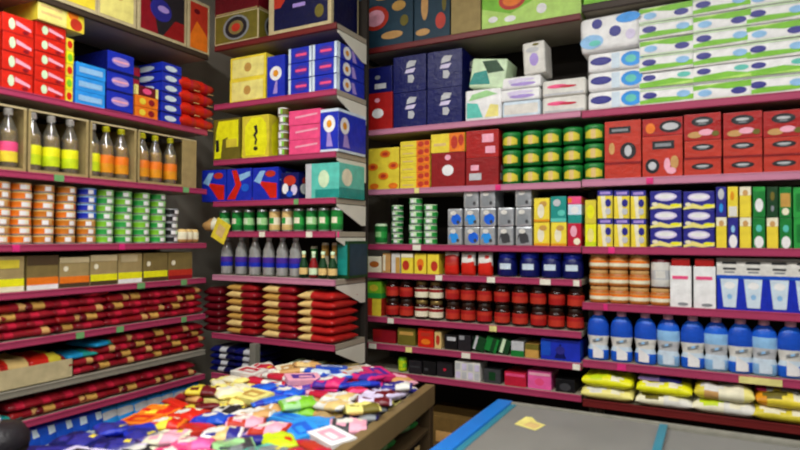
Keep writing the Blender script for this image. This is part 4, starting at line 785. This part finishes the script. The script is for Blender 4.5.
# shelf 4
def orangejar():
    e = empty('spread_jar'); r = .046
    child(e, 'body', MB().lathe([(0, .001), (r * .94, .001), (r, .008), (r, .056), (r * .88, .063)], 'brownorange', 18, cy=r))
    child(e, 'lid', MB().lathe([(r * .9, .061), (r * .93, .064), (r * .93, .076), (r * .86, .079), (0, .079)], 'tan', 18, cy=r))
    child(e, 'label', MB().lathe([(r + .0009, .014), (r + .001, .018), (r + .001, .034), (r + .001, .046), (r + .0008, .05)], ['tan', 'cream', 'orange', 'tan'], 18, cy=r)); return e
OJ = Proto(orangejar)
grid(OJ, 'Q', 4, [597.5, 617.5, 638], 3, .0805, 'orange brown spread jar', 'jar', 'orange brown jars at the bay seam', inset=.006, rotj=.5)
grid(OJ, 'Q', 4, [660], 1, .08, 'orange brown jar standing under the white topped tub', 'jar', 'orange brown jars at the bay seam', inset=.006, rotj=.5)
o = can('offwhite', 'palegrey', r=.044, h=.135, lid='maroon2', name='cocoa_tin', patch='offwhite').get(); tag(o, 'white tin with dark red lid standing on an orange brown jar', 'tin'); place(o, 'Q', on('Q', 660)[0], board('Q', 4) + .0815, .008)
WB = [('r', .1, .85, .68, .76, 'pink'), ('r', 0, 1, .95, 1, 'red3'), ('e', .6, .08, .25, .04, 'grey')]
for ci, (a, b) in enumerate(((670, 692), (693, 716))):
    u0, u1 = span('Q', 4, a, b); w_ = abs(u1 - u0) - .003; e = empty('milk_carton'); h = .188
    mb = MB(); mb.box(-w_ / 2, w_ / 2, 0, .08, 0, h, 'white', .003); decal(mb, 'f', (w_, .08, h), WB[:1] + WB[2:]); child(e, 'body', mb)
    child(e, 'cap', MB().box(-w_ / 2 + .006, w_ / 2 - .006, .004, .076, h, h + .034, 'red2', .003))
    tag(e, f'plain white carton with red cap, {["beside the white tin", "beside the blue cartons"][ci]}', 'carton', 'white cartons with red caps'); place(e, 'Q', (u0 + u1) / 2, board('Q', 4), .008, (-.02, .04)[ci])
def bluecarton():
    w_, d_, h_ = .099, .085, .226; e = empty('milk_carton')
    mb = MB(); mb.box(-w_ / 2, w_ / 2, 0, d_, 0, h_ - .03, 'blue', .002)
    decal(mb, 'f', (w_, d_, h_ - .03), [('r', 0, 1, .78, 1, 'offwhite'), ('r', .25, .75, .9, .95, 'darkgrey'), ('r', .3, .7, .83, .87, 'grey'), ('p', [(.26, .06), (.74, .06), (.84, .7), (.14, .7)], 'paleblue'), ('e', .5, .55, .22, .08, 'white'), ('e', .5, .3, .1, .06, 'lightblue'), ('r', 0, 1, .7, .78, 'royal')])
    child(e, 'body', mb)
    t = MB(); a = h_ - .03
    V = [(-w_ / 2, 0, a), (w_ / 2, 0, a), (w_ / 2, d_, a), (-w_ / 2, d_, a), (-w_ / 2, d_ * .42, h_ - .008), (w_ / 2, d_ * .42, h_ - .008), (w_ / 2, d_ * .58, h_ - .008), (-w_ / 2, d_ * .58, h_ - .008)]
    for q in ((0, 1, 5, 4), (1, 2, 6, 5), (2, 3, 7, 6), (3, 0, 4, 7)): t.poly([V[i] for i in q], 'offwhite')
    t.box(-w_ / 2, w_ / 2, d_ * .46, d_ * .54, h_ - .009, h_, 'offwhite'); t.poly([(-w_ * .3, d_ * .1 - .002, a + .006), (w_ * .3, d_ * .1 - .002, a + .006), (w_ * .26, d_ * .28 - .002, a + .0165), (-w_ * .26, d_ * .28 - .002, a + .0165)], 'darkgrey')
    child(e, 'gable_top', t); return e
grid(Proto(bluecarton), 'Q', 4, [729, 754, 780, 806], 1, .1, 'blue and white gable top carton', 'carton', 'blue and white gable top cartons', where=', tissue bay', inset=.006, rotj=.03)
# shelf 5 detergent bottles
def deterg(flip):
    def f():
        e = empty('detergent_bottle'); n = 20
        S = [(0, .042, .0), (.006, .049, .0), (.05, .049, 0), (.072, .042, 0), (.1, .047, 0), (.118, .051, 0), (.165, .05, 0), (.192, .043, 0), (.21, .028, 0), (.22, .016, 0)]
        ms = ['brightblue', 'brightblue', 'paleblue', 'offwhite', 'offwhite', 'royal', 'royal', 'brightblue', 'brightblue']
        if flip: ms = ['lightblue', 'lightblue', 'paleblue', 'palegrey', 'palegrey', 'lightblue', 'brightblue', 'royal', 'royal']
        child(e, 'body', MB().lathe([(0, .001)] + [(r, z + .001) for z, r, _ in S], ['brightblue'] + ms, n, cy=.034, sy=.62))
        k = MB(); fy = lambda x, z: .034 - .62 * math.sqrt(max(0, .0535 ** 2 - x * x)) - .0012
        for i in range(4):
            xa = -.022 + i * .012 + (.006 if flip else 0); xb = xa + .012
            k.poly([(xa, fy(xa, 0), .012), (xb, fy(xb, 0), .012), (xb, fy(xb, 0), .07 - .008 * i), (xa, fy(xa, 0), .078 - .008 * i)], 'white' if not flip else 'paleblue')
        for i in range(3):
            xa = -.024 + i * .016; xb = xa + .016
            k.poly([(xa, fy(xa, 0) - .0004, .09 + .004 * i), (xb, fy(xb, 0) - .0004, .094 + .004 * i), (xb, fy(xb, 0) - .0004, .104 + .004 * i), (xa, fy(xa, 0) - .0004, .1 + .004 * i)], 'grey' if i != 1 else 'lightblue')
        child(e, 'label', k)
        child(e, 'cap', MB().lathe([(.019, .217), (.022, .22), (.02, .245), (.012, .249), (0, .249)], 'pink_l', 14, cy=.034)); return e
    return Proto(f)
D1, D2 = deterg(False), deterg(True)
dn = ['blue bottle with white waist'] * 9
grid(D1, 'Q', 5, [597, 620, 644, 668, 692, 716, 741, 765, 792, 818], 1, .1, lambda c, r: 'blue detergent bottle with pink cap' if c % 2 == 0 or c < 3 else 'pale blue detergent bottle with pink cap', 'bottle', 'blue detergent bottles', inset=.012, rotj=.25, alt=lambda c, r: D1 if c % 2 == 0 or c < 3 else D2)
# shelf 6 soft folded packs
def lump(w_, h_, cols, seed):
    pc = ['offwhite', 'olive', 'lime', 'cream'][seed % 4]
    return Proto(lambda: obj('noodle_pack', MB().pillow(w_, .24, h_, cols, seed, nx=18, ny=12, fill=.5, patch=[(.3, .08, .18, .06, pc), (.68, .12, .12, .1, 'cream'), (.55, .3, .2, .12, pc)])))
for i, (px, w_, h_, cols, label) in enumerate([
    (607, .245, .075, [(1, 'yellow_l')], 'pale yellow pack lying beneath a bright yellow one'), (664, .245, .07, [(.5, 'cream'), (1, 'offwhite')], 'cream pack lying beneath the bright yellow pack with lilac above'),
    (724, .255, .075, [(.5, 'cream'), (1, 'offwhite')], 'white pack lying beneath the cream and brown pack'), (786, .25, .075, [(1, 'yellow3')], 'dull yellow pack beneath the golden one')]):
    o = lump(w_, h_, cols, 40 + i).get(); tag(o, label, 'pack', 'soft packs on the lowest tissue bay shelf'); place(o, 'Q', sum(span('Q', 6, px - .5, px + .5)) / 2, board('Q', 6), -.025, 0)
for i, (px, w_, h_, cols, label, dz) in enumerate([
    (607, .24, .075, [(1, 'yellow2')], 'bright yellow pack on top at the bay seam', .058), (664, .24, .08, [(.3, 'yellow2'), (.7, 'yellow2'), (1, 'yellow2')], 'bright yellow pack under the small lilac one', .052),
    (724, .24, .085, [(.2, 'yellow3'), (.45, 'tan'), (.8, 'cream'), (1, 'yellow_l')], 'cream and brown pack lying over a white one', .058), (788, .24, .08, [(.15, 'amber'), (1, 'yellow')], 'golden yellow pack above the dull yellow one', .058)]):
    o = lump(w_, h_, cols, 50 + i).get(); tag(o, label, 'pack', 'soft packs on the lowest tissue bay shelf'); place(o, 'Q', sum(span('Q', 6, px - .5, px + .5)) / 2, board('Q', 6) + dz, -.02, 0)
o = sachet(.19, .18, .03, [(.55, 'purple_l'), (1, 'indigo')], 60, 'noodle_pack').get(); tag(o, 'lilac and indigo pack topping the bright yellow packs', 'pack'); place(o, 'Q', on('Q', 659, 380)[0], board('Q', 6) + .112, .01)
o = sachet(.16, .18, .022, [(.2, 'magenta'), (1, 'palegrey')], 61, 'noodle_pack').get(); tag(o, 'grey pack with magenta end topping the golden yellow pack', 'pack'); place(o, 'Q', on('Q', 778, 395)[0], board('Q', 6) + .12, .02)

# ================================================================== FREEZER
FX0, FX1, FY0, FY1, FZ = -.875, .95, 1.82, 2.64, .86
fz = empty('chest_freezer'); fz.location = (FX0, FY0, 0)
W_, D_ = FX1 - FX0, FY1 - FY0
m = MB(); t = .055
m.box(0, W_, 0, D_, .06, .12, 'freezer_white')
for a in ((0, W_, 0, t), (0, W_, D_ - t, D_), (0, t, t, D_ - t), (W_ - t, W_, t, D_ - t)): m.box(*a, .12, FZ - .04, 'freezer_white', .004)
child(fz, 'cabinet', m)
m = MB()
for a, c in (((.058, W_ - .058, -.012, .05), 'rim_blue'), ((.045, W_ - .045, D_ - .025, D_ + .006), 'frost_d'), ((-.012, .058, -.012, D_ + .006), 'rim_blue'), ((W_ - .058, W_ + .012, -.012, D_ + .006), 'rim_blue')): m.box(*a, FZ - .04, FZ - (.003 if c == 'frost_d' else 0), c, .008)
child(fz, 'rim', m, 'bright blue rim')
for a in ((.058, .085, .05, D_ - .025), (W_ - .085, W_ - .058, .05, D_ - .025)): child(fz, 'inner_rail', MB().box(*a, FZ - .045, FZ - .008, 'teal_strip', .003), 'grey teal inner rail')
mid = on('Q', 656, 435)[0]; midx = -.2 - FX0
for nm, (xa, xb, dz) in (('sliding_lid', (.087, midx + .03, .0)), ('sliding_lid', (midx - .03, W_ - .087, -.012))):
    g = child(fz, nm, MB().box(xa, xb, .055, D_ - .03, FZ - .014 + dz, FZ - .009 + dz, 'lid_glass'))
    fr = MB(); e = midx - .0
    x_ = (xb - .03, xb) if dz == 0 else (xa, xa + .03)
    fr.box(x_[0], x_[1], .055, D_ - .03, FZ - .0085 + dz, FZ - .002 + dz, 'teal_strip', .002)
    k = obj('lid_frame', fr, g); KIDS.setdefault(g.name, []).append(k)
for x in (.1, W_ - .1): child(fz, 'foot', MB().box(x - .03, x + .03, .1, .16, 0, .06, 'black2')); child(fz, 'foot', MB().box(x - .03, x + .03, D_ - .16, D_ - .1, 0, .06, 'black2'))
tag(fz, 'chest freezer with blue rim and frosted sliding glass lids', 'freezer')
fc = ['frost', 'offwhite', 'frost', 'palegrey', 'frost', 'offwhite', 'frost_d']
for i in range(7):
    for j in range(3):
        mb = MB(); mb.pillow(.23, .22, .09, [(1, fc[(i + j * 2) % 7])], 70 + i * 3 + j); o = obj('frozen_bag', mb)
        o.location = (FX0 + .19 + i * .235, FY0 + .08 + j * .225, .66); o.rotation_euler = (0, 0, RND.uniform(-.1, .1))
        tag(o, f'frosty pale bag under the freezer glass, {ORD[i]} from the table, {["front", "middle", "shelf side"][j]} row', 'frozen bag', 'frosty bags inside the freezer')
        mb2 = None
mb = MB(); mb.box(.056, W_ - .056, .056, D_ - .056, .56, .66, 'frost_d'); child(fz, 'basket_floor', mb)
mb = MB(); pts = [(-.05, -.03), (.05, -.045), (.055, .01), (.01, .02), (-.03, .05), (-.055, .045)]
for zz, rv in ((.0012, False), (0, True)):
    mb.poly([(x, y, zz + .0) for x, y in (pts[::-1] if rv else pts)], 'yellow_l')
for i in range(len(pts)):
    (xa, ya), (xb, yb) = pts[i], pts[(i + 1) % len(pts)]; mb.poly([(xa, ya, 0), (xb, yb, 0), (xb, yb, .0012), (xa, ya, .0012)], 'yellow_l')
mb.poly([(-.02, -.025, .0016), (.04, -.035, .0016), (.045, .0, .0016), (-.01, .01, .0016)], 'gold_l')
o = obj('torn_notice', mb); tag(o, 'torn yellow paper notice lying on the freezer glass', 'notice'); o.location = (-.66, 2.38, FZ - .0085); o.rotation_euler = (0, 0, -.15); o.scale = (1, 1.6, 1)

# ================================================================== DISPLAY TABLE
TZ = .92
c0 = Vector((-1.15, 2.52, 0)); dv = Vector((.118, -.993, 0)); ev = Vector((-.993, -.118, 0))   # toward the shop, toward the side wall
TW_, TL_ = .93, 1.62
tb = empty('display_table'); tb.location = c0; tb.rotation_euler = (0, 0, math.atan2(-ev.y, -ev.x))   # local -x = toward side wall, local -y = toward the shop
def tl(x, y): return c0 + ev * x + dv * y      # x from the freezer side edge, y from the back edge
m = MB(); m.box(-TW_ + .03, -.03, -TL_ + .03, -.03, TZ - .07, TZ - .05, 'wood'); child(tb, 'tray_floor', m)
for a in ((-.045, 0, -TL_, 0), (-TW_, -TW_ + .045, -TL_, 0)): child(tb, 'rim_board', MB().box(*a, TZ - .09, TZ if a[1] == 0 else TZ - .045, 'wood', .004))
for a in ((-TW_ + .0455, -.0455, -.035, 0), (-TW_ + .0455, -.0455, -TL_, -TL_ + .035)): child(tb, 'rim_board', MB().box(*a, TZ - .09, TZ - .03, 'wood', .004))
for x in (-TW_ + .03, -.03):
    for y in (-TL_ + .03, -.03): child(tb, 'leg', MB().box(x - .025, x + .025, y - .025, y + .025, 0, TZ - .091, 'wood_d', .003))
child(tb, 'lower_shelf', MB().box(-TW_ + .01, -.01, -TL_ + .01, -.01, .72, .735, 'wood_d', .002))
for y in (-.56, -1.06): child(tb, 'divider', MB().box(-TW_ + .046, -.046, y - .0025, y + .0025, TZ - .049, TZ + .03, 'acrylic'))
for x in (-.34, -.63): child(tb, 'divider', MB().box(x - .0025, x + .0025, -TL_ + .036, -1.063, TZ - .049, TZ + .03, 'acrylic'))
tag(tb, 'wooden display table with acrylic dividers, heaped with sweets', 'table')
# packs on the table: anchors (px, py, colours, kind, colour word)
ANCH = [(270, 370, ['offwhite', 'crimson'], 'white and crimson'), (290, 366, ['cream', 'tan'], 'cream'), (305, 362, ['gold_l', 'tan'], 'gold'), (300, 378, ['pink_l', 'purple'], 'pink and purple'), (292, 392, ['blue', 'brightblue'], 'blue'),
 (325, 378, ['purple', 'magenta'], 'purple and magenta'), (345, 380, ['blue', 'royal'], 'blue'), (335, 368, ['royal', 'paleblue'], 'blue and white'), (368, 372, ['magenta', 'purple'], 'magenta'), (352, 388, ['pink', 'crimson'], 'pink'), (365, 364, ['offwhite', 'tan'], 'white'), (390, 385, ['indigo', 'offwhite'], 'indigo and white'), (405, 382, ['pink_l', 'tan'], 'pink and tan'),
 (385, 394, ['lilac', 'maroon2'], 'lilac and maroon'), (370, 404, ['yellow_l', 'olive'], 'pale yellow'), (340, 397, ['offwhite', 'gold_l'], 'white and gold'), (318, 392, ['pink_l', 'crimson'], 'pink and crimson'), (305, 405, ['green_l', 'grass'], 'light green'), (325, 405, ['gold_l', 'tan'], 'gold'), (318, 410, ['tan', 'card'], 'tan'), (345, 415, ['darkgrey', 'pink_l'], 'dark grey'),
 (300, 424, ['sky', 'brightblue'], 'sky blue'), (318, 421, ['sky', 'sky'], 'sky blue'), (330, 427, ['white', 'pink_l'], 'white and pink'), (322, 437, ['white', 'offwhite'], 'white'), (355, 430, ['lilac', 'offwhite'], 'lilac white'), (365, 420, ['lightblue', 'grey'], 'pale blue'), (372, 415, ['navy', 'grey'], 'navy'), (280, 438, ['lime', 'lime'], 'lime'), (305, 447, ['crimson', 'redor'], 'red'), (262, 420, ['redor', 'pink_l'], 'red and pink'), (260, 412, ['offwhite', 'tan'], 'white and tan'),
 (235, 410, ['offwhite', 'black2'], 'white and black'), (248, 395, ['yellow_l', 'gold'], 'pale yellow'), (232, 392, ['yellow_l', 'cream'], 'pale yellow'), (215, 400, ['yellow3', 'maroon2'], 'yellow and maroon'), (205, 408, ['maroon', 'tan'], 'maroon and tan'), (190, 415, ['redor', 'red'], 'red'), (165, 418, ['orange', 'yellow', 'red'], 'orange and yellow'), (175, 422, ['amber', 'redor'], 'amber'), (215, 432, ['white', 'gold_l', 'indigo'], 'white and indigo'), (230, 428, ['purple_l', 'indigo'], 'violet'), (225, 420, ['blue', 'royal'], 'blue'),
 (130, 432, ['blue', 'indigo'], 'deep blue'), (150, 430, ['blue', 'indigo'], 'deep blue'), (115, 440, ['navy', 'indigo'], 'navy'), (120, 448, ['lilac', 'black2'], 'dark lilac'), (170, 446, ['pink', 'magenta'], 'pink'), (190, 440, ['pink', 'hotpink'], 'pink'), (165, 438, ['cream', 'pink_l'], 'cream and pink'), (215, 447, ['pink', 'magenta'], 'pink'), (235, 445, ['green_l', 'grey', 'darkgrey'], 'green grey'), (250, 438, ['grey', 'indigo'], 'grey'), (262, 450, ['aqua', 'grey'], 'aqua'), (345, 445, ['offwhite', 'grey'], 'off white')]
def project(v):
    r = v - Vector((0, 0, CAM_Z)); return 400 + FPX * r.dot(_R) / r.dot(_F), 225 - FPX * r.dot(_U) / r.dot(_F)
PC = {}
def table_pack(kind, cols, seed):
    key = (kind, tuple(cols), seed)
    if key not in PC:
        def f():
            n = len(cols); cs = [((i + 1) / n, c) for i, c in enumerate(cols)]
            mb = MB(); cs2 = [(.08, cols[-1])] + [(.08 + .84 * (i + 1) / n, c) for i, c in enumerate(cols)] + [(1, cols[0])]
            if kind == 'sweet_pouch': mb.pillow(.145, .112, .038, cs2, seed, nx=18, ny=12, y0=-.0625, fill=.6, patch=[(.5 + .1 * (seed - 2), .5, .24, .17, (cols[-1], 'offwhite', cols[0])[seed % 3]), (.3, .25, .14, .1, cols[-1]), (.72, .75, .12, .08, ('yellow', 'cream', 'red')[seed % 3])])
            elif kind == 'candy_bar': mb.pillow(.19, .055, .026, [(.1, cols[-1]), (.3, cols[0]), (.7, cols[-1]), (1, cols[0])], seed, y0=-.0225)
            else:
                mb.box(-.075, .075, -.052, .052, 0, .026, cols[0], .003)
                mb.poly([(-.05, -.03, .0266), (.05, -.03, .0266), (.05, .03, .0266), (-.05, .03, .0266)], cols[-1]); mb.poly([(-.02, -.02, .027), (.04, -.02, .027), (.04, .005, .027), (-.02, .005, .027)], cols[0])
            return obj(kind, mb)
        PC[key] = Proto(f)
    return PC[key]
NXP, NYP = 7, 13
cellx = (TW_ - .07) / NXP; celly = (TL_ - .11) / NYP
rowname = lambda j: ORD[j] if j < 14 else 'last'
for j in range(NYP):
    for i in range(NXP):
        x = .055 + (i + .5) * cellx; y = .055 + (j + .5) * celly
        
        nl = 4 if j < 3 and 1 <= i <= 4 else (3 if j < 5 else 2)
        for l in range(nl):
            P_ = tl(x + RND.uniform(-.02, .02), y + RND.uniform(-.018, .018)); z = TZ - .049 + l * .03 + RND.uniform(0, .004)
            q = project(Vector((P_.x, P_.y, z + .03)))
            an = sorted(ANCH, key=lambda a: (a[0] - q[0]) ** 2 + ((a[1] - q[1]) * 1.8) ** 2)
            a = an[0] if l == nl - 1 or RND.random() < .5 else an[1]
            kind = RND.choice(['sweet_pouch', 'sweet_pouch', 'sweet_pouch', 'sweet_box', 'candy_bar'] if a[3] not in ('sky blue', 'white', 'white and pink') else ['sweet_box'])
            if l < nl - 1 and kind == 'candy_bar': kind = 'sweet_pouch'
            o = table_pack(kind, a[2], RND.randint(1, 3)).get(); o.location = (P_.x, P_.y, z)
            o.rotation_euler = (RND.uniform(-.12, .12) if l else 0, RND.uniform(-.12, .12) if l else 0, RND.uniform(-.9, .9) + tb.rotation_euler[2])
            kd = {'sweet_pouch': 'pouch', 'sweet_box': 'box', 'candy_bar': 'bar'}[kind]
            tn = '' if nl == 1 else (' on top' if l == nl - 1 else (' underneath' if l == 0 else ' ' + ORD[l] + ' up'))
            tag(o, f'{a[3]} sweet {kd}{tn}, {rowname(j)} row, {ORD[i]} from the freezer', 'sweets', 'sweets heaped on the display table')
# green packs on the lower table shelf, brown carton
Gb = sachet(.16, .12, .06, [(.3, 'green'), (.6, 'green_l'), (1, 'green2')], 80, 'green_pouch')
for i, (x, y, z) in enumerate([(.075, .17, .735), (.075, .43, .735), (.2, .3, .735), (.22, .12, .735), (.22, .47, .735), (.075, .7, .735)]):
    o = Gb.get(); P_ = tl(x, y); o.location = (P_.x, P_.y, z + .001); o.rotation_euler = (0, 0, 1.2 + RND.uniform(-.3, .3))
    tag(o, f'green glossy pouch on the lower table shelf, {["near the back leg", "second from the back leg", "deeper in, between two others", "deeper in, by the back leg", "deeper in, third along", "third from the back leg"][i]}', 'pouch', 'green pouches under the table')
# dark bin at the near end of the side shelves
e = empty('waste_bin'); child(e, 'body', MB().lathe([(0, 0), (.08, 0), (.1, .9), (.09, .9), (.08, .02), (0, .02)], 'black', 24)); child(e, 'lid', MB().lathe([(.104, .9), (.104, .93), (.08, .965), (.0, .975)], 'black2', 24)); child(e, 'knob', MB().lathe([(.014, .972), (.018, .985), (.012, 1.0), (0, 1.003)], 'white', 12), 'white knob')
tag(e, 'black bin with white knob before the blue bags', 'bin'); e.location = (-2.13, 1.13, 0)
